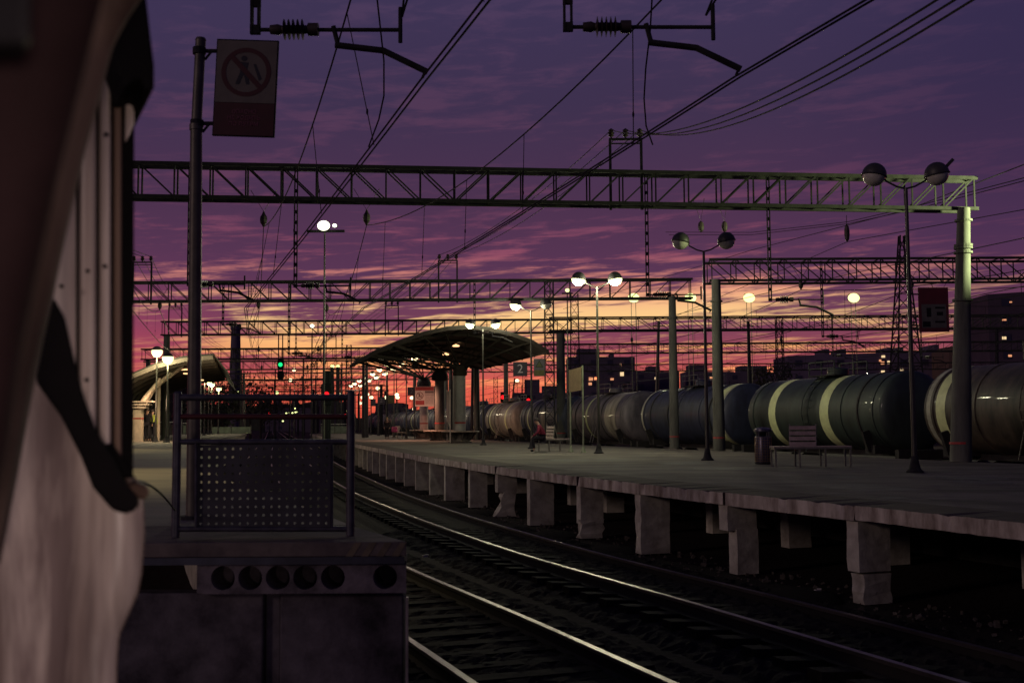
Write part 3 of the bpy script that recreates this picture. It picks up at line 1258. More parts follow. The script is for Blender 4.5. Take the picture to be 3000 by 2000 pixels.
# cable looping from the carriage to the railing
a = PX(392, 1412, YT - .08)
mb = MB()
pts = []
e = PX(512, 1494, YR - .05)
for k in range(25):
    u = k / 24
    Yk = a.y + (e.y - a.y) * u
    xs_ = 392 + 120 * u
    ys_ = 1412 + 82 * (u ** 1.7) + (-8 * math.sin(u * 3.14) if u < .5 else -8 * math.sin(u * 3.14))
    pts.append(PX(xs_, ys_, Yk))
mb.tube(pts, .006, 6)
tag(mb.build('cable', M_black), 'thin black cable looping from the carriage step to the railing post', 'cable')


bl_ = MB()
bl_.lathe([(.0001, 0), (.09, 0), (.09, .05), (.0001, .06)], (0, 0, 0), 16, M=Matrix.Rotation(R(-90), 3, 'X'))
bl_ = bl_.build('carriage_fill_lamp', M_under)
bl_.location = (.55, -1.5, 2.0)
tag(bl_, 'small unseen lamp added behind the viewer to light the carriage end', 'lamp')
point((.55, -1.35, 2.0), 150, col=(1, .76, .68), r=.2, spot=54, aim=(-2.15, 2.6, 1.65))  # added fill behind the camera, lighting the carriage panels
# ------------------------------------------------------------------ lamp posts
def lamp_parts(lit=(False, False), far=False, ph=6.28, spread=.69):
    root = empty('lamp_post', (0, 0, 0))
    mb = MB()
    mb.tube([(0, 0, .0), (0, 0, 1.6), (0, 0, ph)], [.06, .052, .038], 10)
    mb.build('pole', M_pole, root, smooth=True)
    mb = MB()
    mb.lathe([(.19, 0), (.19, .03), (.13, .08), (.095, .2), (.075, .34), (.062, .36)], n=14)
    mb.build('base', M_iron, root, smooth=True)
    for k, sx in enumerate((-1, 1)):
        mb = MB()
        mb.tube([(0, 0, ph - .02), (sx * .2, 0, ph + .03), (sx * .42, 0, ph + .15), (sx * (spread - .16), 0, ph + .27)], .022, 8)
        mb.build('arm', M_pole, root, smooth=True)
        hd = empty('lamp_head', (sx * spread, 0, ph + .30))
        hd.parent = root
        hd.rotation_euler = (0, sx * R(-10), 0)
        c_ = MB()
        c_.ball((0, 0, 0), .268, 20, z0=-.12)
        c_.lathe([(.275, -.035), (.285, -.02), (.275, .0)], n=20)
        c_.build('cap', M_cap, hd, smooth=True)
        bo = MB()
        bo.ball((0, 0, 0), .272 if lit[k] else .255, 20, z1=-.05 if lit[k] else -.08)
        mm = (M_glowf if far else M_glow) if lit[k] else M_bowl
        bo.build('bowl', mm, hd, smooth=True)
    return root


def lampX(y):
    return curve([(10, 14.2), (24.7, 8.78), (33.7, 5.84), (42.4, 3.26), (51.3, .80), (61, -1.58), (76, -5.0), (92, -8.65), (101, -10.6), (110, -12.3), (119, -14.1), (128, -16.05), (137, -18.0), (150, -20.6)])(y)


HL = 6.45
labs = ['nearest unlit lamp post on the island platform, a dark red board hung from its pole',
        'unlit twin-globe lamp post between the litter bin and the pale round column',
        'lit twin-globe lamp post with two bright bowls beside the blank notice board',
        'lamp post with only its left bowl lit, standing behind the seated person',
        'lit twin-globe lamp post in front of the right half of the big canopy']
protoU = lamp_parts((False, False))
protoL = lamp_parts((True, True))
protoH = lamp_parts((True, False))
protoF = lamp_parts((True, True), far=True)
used = {}


def use(p):
    if id(p) in used:
        return copy_tree(p)
    used[id(p)] = 1
    return p


lamps = []
spec = [(24.7, 2678, protoU), (33.7, 2072, protoU), (42.4, 1754, protoL), (51.3, 1558, protoH), (61, 1416, protoL)]
for i, (y, px, pr) in enumerate(spec):
    o = use(pr)
    x = PX(px, 1300, y).x
    o.location = (x, y, ZP + .004)
    o.rotation_euler = (0, 0, random.uniform(-.05, .05))
    tag(o, labs[i], 'lamp post', 'twin-globe lamp posts along the island platform')
    lamps.append(o)
    if pr is not protoU:
        for k, sx in enumerate((-1, 1)):
            if pr is protoH and k:
                continue
            point((x + sx * .69, y - .15, ZP + HL - .16), 400 if i < 4 else 220, r=.2)
far_y = [92, 101, 110, 119, 128, 137, 146, 154]
anc = ['first lamp post beyond the canopy, seen left of its columns', 'second lamp post beyond the canopy, its pole by the dark number sign', 'third lamp post beyond the canopy',
       'fourth lamp post beyond the canopy', 'fifth lamp post beyond the canopy', 'sixth lamp post beyond the canopy', 'second last small lamp post of the row at the platform end', 'last tiny lamp post of the row at the platform end']
for i, y in enumerate(far_y):
    o = use(protoF)
    o.location = (lampX(y), y, ZP + .004)
    o.rotation_euler = (0, 0, R(-12) + random.uniform(-.2, .2))
    tag(o, 'lit twin-globe ' + anc[i] if i else 'lit twin-globe ' + anc[0], 'lamp post', 'twin-globe lamp posts along the island platform')
    point((o.location.x, y, ZP + HL - .2), 300, col=(1.0, .85, .55), r=.3)
# flap sticking up from the nearest right lamp head
mb = MB()
mb.bar((.20, 0, .10), (.42, 0, .26), .05, .07)
fl = mb.build('open_lid', M_cap, lamps[0].children[[c.name.startswith('lamp_head') for c in lamps[0].children].index(True)])
hd = [c for c in lamps[0].children if c.name.startswith('lamp_head')]
fl.parent = max(hd, key=lambda c: c.location.x)

# left platform lamps
lpl = [(59, 460, 1030, 'left of the two large globes over the shelter roof'), (57.5, 492, 1049, 'right of the two large globes over the shelter roof'), (98, 600, 1110, 'first of four small globes right of the sign pole'),
       (106, 612, 1118, 'second of four small globes right of the sign pole'), (113, 621, 1125, 'third of four small globes right of the sign pole'), (119, 641, 1138, 'last of four small globes right of the sign pole')]


def single_lamp():
    root = empty('lamp_post', (0, 0, 0))
    mb = MB()
    mb.tube([(0, 0, 0), (0, 0, 5.0)], [.06, .035], 10)
    mb.build('pole', M_pole, root, smooth=True)
    mb = MB()
    mb.lathe([(.19, 0), (.19, .03), (.13, .08), (.08, .3)], n=12)
    mb.build('base', M_iron, root, smooth=True)
    hd = empty('lamp_head', (0, 0, 5.22))
    hd.parent = root
    c_ = MB()
    c_.ball((0, 0, 0), .29, 18, z0=.25)
    c_.build('cap', M_cap, hd, smooth=True)
    c_ = MB()
    c_.ball((0, 0, 0), .28, 18, z1=.3)
    c_.build('bowl', M_glow, hd, smooth=True)
    return root


ps = single_lamp()
for i, (y, px, py, lab) in enumerate(lpl):
    o = ps if i == 0 else copy_tree(ps)
    g_ = PX(px, py, y)
    o.location = (g_.x, y, ZL + .004)
    k = (g_.z - ZL) / 5.22
    for ch in o.children:
        if ch.name.startswith('pole'):
            ch.scale = (1, 1, k)
        if ch.name.startswith('lamp_head'):
            ch.location.z = g_.z - ZL
    tag(o, 'left platform lamp post, ' + lab, 'lamp post', 'globe lamp posts along the left platform')
    point((g_.x, y - .1, g_.z - .45), 260, col=(1.0, .9, .5), r=.25)
# assumed lamp posts of this row, unseen behind the carriage, lighting the near deck
for y, lab in ((20, 'near'), (40, 'middle')):
    o = copy_tree(ps)
    x = XLe(y).x - leftw(y) + .6
    o.location = (x, y, ZL + .004)
    for ch in o.children:
        if ch.name.startswith('pole'):
            ch.scale = (1, 1, 1)
        if ch.name.startswith('lamp_head'):
            ch.location.z = 5.22
    tag(o, 'assumed lamp post on the left platform hidden behind the carriage, the %s one' % ('nearer' if y == 20 else 'farther'), 'lamp post', 'globe lamp posts along the left platform')
    point((x, y - .1, ZL + 4.7), 900, col=(1.0, .78, .34), r=.25, spot=92, aim=(x + .9, y - 1.5, ZL))

# signs hung on lamp posts -----------------------------------------------------


def board(name, label, cat, c, w, h, mface, th=.03, group=None, arms=None, rz=0):
    o = empty(name, (c[0], c[1], c[2]), rz)
    tag(o, label, cat, group)
    b_ = MB()
    b_.box((0, 0, 0), (w, th, h))
    b_.build('panel', mface, o, bevel=.005)
    if arms:
        for z in (-h * .35, h * .35):
            a_ = MB()
            a_.bar((arms[0], 0, z), (arms[1], 0, z), .03)
            a_.build('bracket', M_iron, o)
    return o


M_dsign = mat('dark_number_sign', (.045, .035, .05), .6, 0, .15, 5)
y = 51.3
c = PX(1524, 1081, y - .1)
px_ = PX(1558, 1300, y).x
o = board('platform_number_sign', 'dark square sign reading 2 on the pole behind the seated person', 'sign', c, .64, .64, M_dsign, arms=(.3, px_ - c.x))
text_mesh('2', .56, 'numeral', mat('pale_numeral', (.55, .5, .52), .6, 0, 0), o, (0, -.017, 0))
c = PX(1580, 1076, y - .1)
o = board('warning_sign', 'grey warning sign with a triangle, right of the number 2 sign', 'sign', c, .5, .8, mat('grey_sign_face', (.12, .11, .12), .6, 0, .15, 5), arms=(-.24, px_ - c.x))
tri = MB()
poly_y(tri, [(-.19, .0), (.19, .0), (0, .33)], -.018)
tri.build('triangle', mat('triangle_dark', (.03, .04, .02), .6, 0, 0), o)
tri = MB()
poly_y(tri, [(-.13, .035), (.13, .035), (0, .26)], -.0205)
tri.build('triangle_inset', mat('triangle_green', (.10, .11, .04), .6, 0, 0), o)
tri = MB()
poly_y(tri, [(-.23, -.38), (.23, -.38), (.23, -.12), (-.23, -.12)], -.018)
tri.build('lower_panel', mat('olive_panel', (.12, .11, .03), .6, 0, .2, 5), o)
# red board on nearest lamp post
y = 24.7
c = PX(2735, 907, y - .08)
lx = lamps[0].location.x
o = board('information_board', 'dark red board with a grey picture panel hung from the nearest lamp post', 'sign', c, .66, .98, M_signred, arms=(-.33, lx - c.x))
q = MB()
poly_y(q, [(-.27, -.40), (.27, -.40), (.27, .12), (-.27, .12)], -.017)
q.build('picture_panel', mat('dim_grey_panel', (.10, .09, .08), .6, 0, .2, 5), o)
q = MB()
for (a_, b_, c2, d2) in ((-.16, -.16, -.06, .04), (.03, .02, .24, .06), (.06, -.13, .20, -.05), (.02, -.29, .24, -.25), (-.25, -.38, -.08, -.26)):
    poly_y(q, [(a_, b_), (c2, b_), (c2, d2), (a_, d2)], -.0195)
q.build('pictogram', M_black, o)
# signs on far lamp posts
for (px, py, y, w, lab, nm, m) in ((1206, 1146, 92, .68, 'small dark number 2 sign beside the red and white notice board', 'platform_number_sign', M_dsign), (1117, 1173, 110, .72, 'faint dark number 2 sign over the distant buildings', 'platform_number_sign', M_dsign),
                               (1145, 1169, 101, .55, 'small olive warning sign in front of the distant shed', 'warning_sign', mat('olive_sign', (.1, .09, .03), .6, 0, .2, 5)), (1093, 1179, 119, .55, 'tiny dark square sign left of the distant shed', 'small_sign', M_dsign)):
    c = PX(px, py, y - .1)
    o = board(nm, lab, 'sign', c, w, w if 'number' in nm else w * 1.35, m, arms=(0, .5 if 'number' in nm else -.4))
    if 'number' in nm:
        text_mesh('2', .5, 'numeral', mat('dim_numeral', (.2, .17, .18), .6, 0, 0), o, (0, -.017, 0))


# ------------------------------------------------------------------ gantries
def truss(ch, br, p0, p1, h, w, bay, tc=.085, tb=.05, flip=True):
    """box truss from p0 to p1 (bottom chord, centre line)"""
    p0, p1 = Vector(p0), Vector(p1)
    u = (p1 - p0)
    Ln = u.length
    u.normalize()
    nrm = Vector((-u.y, u.x, 0)).normalized()
    up = Vector((0, 0, 1))
    n = max(2, int(round(Ln / bay)))
    st = Ln / n
    for s_ in (-1, 1):
        for z in (0, h):
            a = p0 + nrm * s_ * w / 2 + up * z - u * .1
            b = p1 + nrm * s_ * w / 2 + up * z + u * .1
            ch.bar(a, b, tc, tc * 1.1)
        for i in range(n + 1):
            a = p0 + u * st * i + nrm * s_ * w / 2
            br.bar(a, a + up * h, tb * .8)
            if i < n:
                b = p0 + u * st * (i + 1) + nrm * s_ * w / 2
                if (i < n / 2) == flip:
                    br.bar(a + up * h, b, tb * .75)
                else:
                    br.bar(a, b + up * h, tb * .75)
    for i in range(n + 1):
        a = p0 + u * st * i - nrm * w / 2
        for z in (0, h):
            br.bar(a + up * z, a + nrm * w + up * z, tb * .7)


def drop(root, x, y, ztop, zarm, side=1, k=1.0, vert=True):
    """drop post with strut insulator, steady tube and registration arm"""
    d_ = empty('drop_bracket', (0, 0, 0))
    d_.parent = root
    if vert:
        mb = MB()
        for sx in (-.035, .035):
            mb.bar((x + sx, y, ztop), (x + sx, y, zarm - .04), .025, .06)
        n = int((ztop - zarm) / .28)
        for i in range(n + 1):
            mb.box((x, y, zarm + i * .28), (.10, .05, .09))
        mb.build('drop_post', M_iron, d_)
    mb = MB()
    zs = zarm
    mb.tube([(x + side * .03, y, zs), (x + side * 1.45, y, zs - .01)], .02, 8)
    mb.tube([(x + side * 1.45, y, zs - .14), (x + side * 1.45, y, zs + .22)], .022, 8)
    mb.build('steady_tube', M_iron, d_)
    mb = MB()
    pr = [(.0001, 0), (.045, 0), (.055, .08), (.04, .12)]
    for i in range(5):
        z = .13 + i * .045
        pr += [(.045, z), (.105, z + .012), (.045, z + .026)]
    pr += [(.04, .37), (.065, .38), (.065, .48), (.0001, .48)]
    mb.lathe(pr, (x + side * .15, y, zs), 12, M=Matrix.Rotation(side * R(90), 3, 'Y'))
    mb.build('insulator', M_ins, d_, smooth=True)
    mb = MB()
    mb.tube([(x + side * .78, y, zs + .03), (x + side * .83, y, zs - .17)], .025, 8)
    mb.tube([(x + side * .80, y, zs - .16), (x + side * 1.28, y, zs - .22), (x + side * 1.72, y, zs - .44)], .032, 8)
    mb.tube([(x + side * 1.70, y, zs - .43), (x + side * 1.67, y, zs - .50)], .015, 6)
    mb.build('registration_arm', M_iron, d_)
    return Vector((x + side * 1.68, y, zs - .52))


def horns(root, x, y, z, w=.85, h=.95, m=None):
    d_ = empty('insulator_frame', (0, 0, 0))
    d_.parent = root
    mb = MB()
    for sx in (-w / 2, w / 2):
        mb.bar((x + sx, y, z - 1.0), (x + sx, y, z + h), .07)
    mb.bar((x - w / 2 - .03, y, z + h), (x + w / 2 + .03, y, z + h), .06)
    mb.bar((x - w / 2, y, z + h - .12), (x + w / 2, y, z + h - .12), .035)
    mb.build('frame', M_iron, d_)
    pts = []
    for k in (-1, 0, 1):
        mb = MB()
        mb.lathe([(.02, 0), (.03, .04), (.09, .07), (.05, .1), (.10, .14), (.05, .18), (.085, .22), (.03, .26), (.0001, .28)], (x + k * w * .46, y, z + h + .03), 10)
        mb.build('insulator', M_ins, d_, smooth=True)
        pts.append(Vector((x + k * w * .46, y, z + h + .26)))
    return pts


def band_column(nm, root, x, y, z0, z1, r0, r1, m=M_col, band=True, collars=(), tilt=0):
    mb = MB()
    tilt = .33 if abs(y - 31.1) < .01 else 0
    mb.tube([(x, y, z0), (x + tilt, y, z1)], [r0, r1], 20)
    o = mb.build(nm, m, root, smooth=True)
    if band:
        mb = MB()
        zb2 = ZP + .52
        t = (zb2 - z0) / (z1 - z0)
        rr = r0 + (r1 - r0) * t + .004
        mb.lathe([(rr, zb2 - .03), (rr, zb2 + .03)], (x, y, 0), 20)
        mb.build('red_band', M_red, root)
    for z in collars:
        t = (z - z0) / (z1 - z0)
        rr = r0 + (r1 - r0) * t
        mb = MB()
        mb.lathe([(rr, z - .03), (rr + .06, z - .03), (rr + .06, z + .03), (rr, z + .03)], (x + tilt * t, y, 0), 20)
        mb.build('collar', m, root)
    return o


def gantry(Y, X0, X1_, z, label, h=.87, w=.46, cols=(), drops=(), hrn=(), dY=0, bay=.92, mcol=M_col, Yr=None, tc=.085, msteel=None):
    g_ = empty('overhead_gantry', (0, 0, 0))
    tag(g_, label, 'gantry', 'overhead line gantries spanning the tracks')
    ch, br = MB(), MB()
    Yr = Yr or Y
    truss(ch, br, (X0, Y, z), (X1_, Yr, z), h, w, bay, tc)
    ch.build('chords', msteel or M_gantry, g_)
    br.build('bracing', msteel or M_gantry, g_)
    for (x, yc, zb_, r0, r1, band, cl) in cols:
        band_column('column', g_, x, yc, zb_, z, r0, r1, mcol, band, cl)
    ends = []
    for (x, za_, side) in drops:
        yy = Y + (Yr - Y) * (x - X0) / (X1_ - X0)
        ends.append(drop(g_, x, yy, z + h, za_, side))
    hp = []
    for x in hrn:
        yy = Y + (Yr - Y) * (x - X0) / (X1_ - X0)
        hp.append(horns(g_, x, yy, z + h))
    return ends, hp


def xz(px, py, Y):
    p = PX(px, py, Y)
    return p.x, p.z


# G0 : above the picture, its drop posts hang into view
Y0 = 11.0
xa, za = xz(748, 88, Y0)
xb, zb2 = xz(1664, 80, Y0)
e0, h0 = gantry(Y0, -9, 21, 8.3, 'gantry out of frame above, only its two hanging brackets show at the top', cols=((-8.4, Y0, -.24, .25, .2, False, ()), (20.6, Y0, ZP, .28, .2, True, ())), drops=((xa, za, 1), (xb, zb2, 1)))
# G1
Y1 = 30.0
x1l, z1a = xz(581, 845, Y1)
x1m, z1b = xz(878, 845, Y1)
x1r, z1c = xz(1903, 858, Y1)
x1s, z1d = xz(2276, 868, Y1)
zG1 = PX(1352, 592, 29.6).z + .04
cxx, czz = 12.45, 31.0
e1, h1 = gantry(28.3, -16, 12.95, zG1, 'nearest full gantry crossing the purple sky on the pale column at right', cols=((-14.6, 29.4, -.24, .28, .2, False, ()), (PX(2817, 1300, 31).x, 31.1, ZP, .29, .17, True, (zG1 - .35, zG1 - 1.05, zG1 - 1.25, PX(2820, 725, 31).z, PX(2820, 878, 31).z))),
                drops=((x1l, z1a, 1), (x1m, z1b, 1), (x1r, z1c, 1), (x1s, z1d, 1)), hrn=(PX(1837, 450, Y1).x,), Yr=31.4)
# G2
Y2 = 51.5
zG2 = PX(1500, 877, Y2).z
e2, h2 = gantry(Y2, -24, PX(2021, 830, Y2).x, zG2, 'second gantry, ending above the second pale column left of the plain lamp post', cols=((-22, Y2, -.24, .28, .2, False, ()), (PX(1981, 1300, 50).x, 50.5, ZP, .22, .16, True, (zG2 - 1.0,))),
                drops=((PX(655, 800, Y2).x, xz(655, 950, Y2)[1], 1), (PX(848, 800, Y2).x, xz(848, 1035, Y2)[1], 1), (PX(1390, 800, Y2).x, xz(1390, 975, Y2)[1], 1)), hrn=(PX(1312, 780, Y2).x, PX(417, 780, Y2).x))
# G3
Y3 = 73.6
zG3 = PX(1400, 976, Y3).z
e3, h3 = gantry(Y3, PX(478, 970, Y3).x, 3.9, zG3, 'third gantry, just above the crown of the big canopy', cols=((PX(487, 1100, Y3).x, Y3, ZL, .26, .2, False, ()), (PX(1645, 1300, Y3).x, Y3, ZP, .32, .27, True, (zG3 - .8,))),
                drops=((PX(868, 900, Y3).x, xz(868, 1042, Y3)[1], 1), (PX(1003, 900, Y3).x, xz(1003, 1045, Y3)[1], 1)), hrn=(PX(1148, 900, Y3).x, PX(514, 900, Y3).x))
# further gantries
prev_h = [h0, h1, h2, h3]
prev_e = [e0, e1, e2, e3]
fl = ['fourth gantry, behind the left eave of the big canopy', 'fifth gantry, low over the left shelter tip', 'sixth gantry, seen through the canopy struts', 'seventh gantry, a small dark span over the far tracks',
      'eighth gantry, smaller still over the far tracks', 'ninth gantry in the far distance', 'tenth gantry in the far distance', 'eleventh gantry near the vanishing point', 'farthest tiny gantry at the vanishing point']
for i, Yg in enumerate((96, 118, 141, 165, 190, 218, 250, 290, 340)):
    xc = X2(Yg) - 2
    z_ = 7.9 + .2 * (i % 2)
    w_ = 15 + (i % 3) * 3
    e_, h_ = gantry(Yg, xc - w_ * .8, xc + w_, z_, fl[i], cols=((xc - w_ * .8 + .4, Yg, -.24, .28, .2, False, ()), (xc + w_ - .4, Yg, -.24, .28, .2, False, ())),
                    drops=((xc - 2.6 - 1.5, 5.9, 1), (xc + 1.9 - 1.5, 5.9, 1), (xc - 8, 5.9, 1)), hrn=(xc + 4,) if i % 2 == 0 else (xc - 5,), bay=1.1, tc=.10, w=.9, mcol=M_iron if i > 2 else M_col)
    prev_h.append(h_)
    prev_e.append(e_)
# right family
zR1 = PX(2400, 829, 47).z
gantry(46.5, PX(2085, 800, 46).x, 33, zR1, 'gantry at right starting above the pale greenish column and leaving the frame', cols=((PX(2115, 1300, 45).x, 45.6, ZP, .25, .18, True, (zR1 - .9,)), (32, 46.5, -.24, .28, .2, False, ())),
       drops=((PX(2406, 800, 46.5).x, xz(2406, 985, 46.5)[1], 1),), w=1.1, bay=1.0)
zR2 = PX(2200, 963, 75.6).z
gantry(76.5, 2.6, 55, zR2, 'second gantry at right, thin span above the tank wagons', cols=((54, 76.5, -.24, .28, .2, False, ()),), w=1.2, bay=1.2, drops=((PX(2700, 800, 76).x, xz(2700, 1045, 76)[1], 1), (PX(2440, 800, 76).x, xz(2440, 1040, 76)[1], 1)))
zR3 = PX(2200, 1032, 108).z
gantry(108, -1, 75, zR3, 'third gantry at right, low above the tank wagons against the glow', cols=((-.6, 108, ZP - 1, .28, .2, False, ()), (20, 108, -.24, .25, .18, False, ()), (74, 108, -.24, .25, .18, False, ())), w=1.3, bay=1.4)
gantry(150, -14, 90, 9.2, 'fourth gantry at right, lowest thin span above the tank wagons', cols=((-13, 150, -.24, .28, .2, False, ()), (22, 150, -.24, .25, .18, False, ()), (60, 150, -.24, .25, .18, False, ())), w=1.3, bay=1.6)
gantry(62, 30, 60, 8.2, 'partly hidden gantry behind the pale column at the right edge', cols=((31, 62, -.24, .28, .2, False, ()), (59, 62, -.24, .28, .2, False, ())), w=1.2, bay=1.2)


# ------------------------------------------------------------------ wires
def sag(a, b, s, n=24):
    a, b = Vector(a), Vector(b)
    return [a + (b - a) * (k / n) - Vector((0, 0, s * 4 * (k / n) * (1 - k / n))) for k in range(n + 1)]


def wire(label, pts, r=.012, cat='overhead wire', group='overhead line wires', name='overhead_wire'):
    mb = MB()
    mb.tube(pts, r, 5)
    return tag(mb.build(name, M_wire), label, cat, group)


# catenary 1 (near track) and 2 (platform track): contact wire + messenger + droppers
def catenary(pts, msg, label, r=.012, twin=False):
    root = empty('catenary', (0, 0, 0))
    tag(root, label, 'overhead line', 'contact lines above the tracks')
    for i in range(len(pts) - 1):
        a, b = pts[i], pts[i + 1]
        for dx in ((-.03, .03) if twin else (0,)):
            mb = MB()
            mb.tube(sag(a + Vector((dx, 0, 0)), b + Vector((dx, 0, 0)), .05, 12), r, 5)
            mb.build('contact_wire', M_wire, root)
        m0, m1 = msg[i], msg[i + 1]
        d_ = (b - a).length
        sg = .035 * d_ if d_ < 40 else .9
        ms = sag(m0, m1, sg, 24)
        mb = MB()
        mb.tube(ms, r * 1.05, 5)
        mb.build('messenger_wire', M_wire, root)
        for k in (3, 8, 12, 16, 21):
            u = k / 24
            c = a + (b - a) * u - Vector((0, 0, .05 * 4 * u * (1 - u)))
            mb = MB()
            mb.tube([ms[k], c], .004 if i < 1 else .008, 4)
            mid_ = c + (ms[k] - c) * .25
            mb.ball(mid_, .02, 6, sc=(.7, .7, 2))
            mb.build('dropper', M_wire, root)
    # suspension insulators
    for i, m_ in enumerate(msg):
        if 0 < i < 8:
            mb = MB()
            mb.tube([m_ + Vector((-.35, 0, 1.0)), m_ + Vector((0, 0, .42)), m_ + Vector((.35, 0, 1.0))], .012, 4)
            mb.lathe([(.02, 0), (.05, .06), (.09, .12), (.10, .2), (.09, .28), (.05, .34), (.02, .42)], m_, 10)
            mb.build('suspension_insulator', M_ins, root)
    return root


back_pt = lambda p, q, k: p + (p - q) * k
W1 = [e0[0], e1[0]] + [e_[0] for e_ in (e2,)]
msgz = lambda px, py, Y: PX(px, py, Y)
W1p = [back_pt(e0[0], e1[0], .9), e0[0], PX(719, 903, Y1), PX(735, 975 + 30, Y2 + 3)]
W2p = [back_pt(e0[1], e1[1], .9), e0[1], PX(1064, 903, Y1), PX(905, 1040, Y2 + 3)]
M1 = [back_pt(PX(1062, 0, Y0) + Vector((0, 0, 1.5)), PX(772, 650, Y1), .9), PX(1110, -300, Y0), PX(772, 665, Y1), PX(757, 905, Y2)]
M2 = [back_pt(PX(2000, -120, Y0) + Vector((0, 0, 1.5)), PX(1074, 650, Y1), .9), PX(2150, -230, Y0), PX(1074, 660, Y1), PX(957, 915, Y2)]
for Yg, e_ in zip((73.6, 96, 118, 141, 165, 190, 218, 250), prev_e[3:]):
    W1p.append(Vector((X2(Yg) - 3.9, Yg, 5.5)))
    W2p.append(Vector((X2(Yg), Yg, 5.5)))
    M1.append(Vector((X2(Yg) - 3.9, Yg, 7.0)))
    M2.append(Vector((X2(Yg), Yg, 7.0)))
catenary(W1p, M1, 'contact line above the nearest track, sweeping up from the left shelter to the top', .011, True)
catenary(W2p, M2, 'contact line above the platform track, sweeping up to the top right', .011, True)
# line over the tank wagon track and others at right
for k, (dx, lab) in enumerate(((0, 'contact line above the tank wagons'), (4.6, 'contact line above the track behind the tank wagons'))):
    P, Q = [], []
    for Yg in (-2, 22, 46.5, 76.5, 108, 150, 200):
        P.append(Vector((XT(Yg) + dx, Yg, 6.1)))
        Q.append(Vector((XT(Yg) + dx, Yg, 7.7)))
    catenary(P, Q, lab, .014)

for fcur, dx, lab in ((X2, -8.4, 'contact line at the far left, over the left platform tracks'), (XT, 9.4, 'third contact line at right, behind the tank wagons'), (XT, 14.5, 'outermost contact line at right')):
    P, Q = [], []
    for Yg in (-2, 28, 52, 76, 108, 150, 200, 260):
        P.append(Vector((fcur(Yg) + dx, Yg, 6.1)))
        Q.append(Vector((fcur(Yg) + dx, Yg, 7.6)))
    catenary(P[1 if dx < 0 else 0:], Q[1 if dx < 0 else 0:], lab, .014)
# loose jumper loops near the top
for k, (pts, lab) in enumerate((([(1102, -30), (1112, 60), (1125, 180), (1125, 280), (1110, 350), (1080, 430)], 'curved jumper cable hanging at the top left of centre'),
                                ([(1912, -30), (1905, 90), (1892, 200), (1887, 290), (1893, 370), (1912, 424)], 'curved jumper cable hanging at the top right of centre'))):
    wire(lab, [PX(x, y, 14 + j * .6 if k == 0 else 17 + j * .5) for j, (x, y) in enumerate(pts)], .012 if k == 0 else .014, name='jumper_cable', cat='cable', group=None)
for k, (pts, lab, Yd) in enumerate((([(1185, -20), (1178, 50)], 'short twin hanger above the left bracket tip', 11), ([(2095, -20), (2068, 46)], 'short twin hanger above the right bracket tip', 11))):
    mb = MB()
    for dx in (0, 14):
        mb.tube([PX(pts[0][0] + dx, pts[0][1], Yd), PX(pts[1][0], pts[1][1], Yd)], .012, 5)
    tag(mb.build('hanger_wire', M_wire), lab, 'overhead wire')

# feeders over the three insulators
fset = [h1[0], h2[0], h3[0], prev_h[4][0]]
nm3 = ('left', 'middle', 'right')
for j in range(3):
    pts = []
    a = h1[0][j]
    farp = PX(2840 + j * 25, -60 + j * 18, 9.0)
    pts = sag(farp, a, .55, 24)
    for q in range(len(fset) - 1):
        pts += sag(fset[q][j], fset[q + 1][j], .45, 16)[1:]
    wire('feeder wire running over the %s insulators on the gantry tops' % nm3[j], pts, .012, group='feeder wires along the gantry tops')
# feeders along the left gantry frames
for j in range(3):
    fs_ = [h2[1][j], h3[1][j]]
    pts = sag(fs_[0] + Vector((1.5, -22, .2)), fs_[0], .4, 12) + sag(fs_[0], fs_[1], .4, 12)[1:] + sag(fs_[1], fs_[1] + Vector((-8, 45, 0)), .6, 12)[1:]
    wire('wire over the %s insulators of the left gantry frames' % nm3[j], pts, .014, group='feeder wires at the left')
# slanting wires on the right
rw = [([(1650, 905), (2200, 733), (2660, 614), (3000, 482), (3150, 425)], (95, 60, 40, 28, 24), 'upper slanting wire at right climbing past the nearest lamp globe'),
      ([(1950, 680), (2200, 681), (2483, 650), (2700, 600), (3000, 521), (3120, 490)], (70, 60, 48, 40, 33, 30), 'wire at right crossing just under the gantry end'),
      ([(1960, 688), (2200, 688), (2483, 656), (2700, 608), (3000, 530), (3120, 500)], (70, 60, 48, 40, 33, 30), 'wire just below its twin at right, crossing under the gantry end'),
      ([(1900, 960), (2340, 770), (2483, 708), (2700, 668), (3000, 614), (3120, 590)], (85, 60, 50, 44, 37, 34), 'wire at right with a hanging insulator left of the nearest lamp pole'),
      ([(1650, 1000), (2200, 869), (2500, 800), (2812, 737), (3000, 697), (3120, 670)], (90, 60, 48, 38, 33, 30), 'wire at right meeting the collar of the pale column'),
      ([(2700, 930), (2812, 876), (2900, 858), (3000, 838), (3100, 820)], (60, 42, 40, 36, 33), 'lowest slanting wire right of the pale column')]
for pts, Ys_, lab in rw:
    P = [PX(x, y, Yd) for (x, y), Yd in zip(pts, Ys_)]
    wire(lab, P, .016, group='slanting wires at the right')
mb = MB()
c = PX(2482, 708, 50)
mb.lathe([(.02, 0), (.09, .1), (.12, .3), (.12, .5), (.09, .68), (.02, .8)], c, 10)
mb.tube([c + Vector((0, 0, .8)), c + Vector((.0, 0, 1.2))], .015, 5)
tag(mb.build('hanging_insulator', M_ins), 'dark insulator hanging on a wire left of the nearest lamp pole', 'insulator')
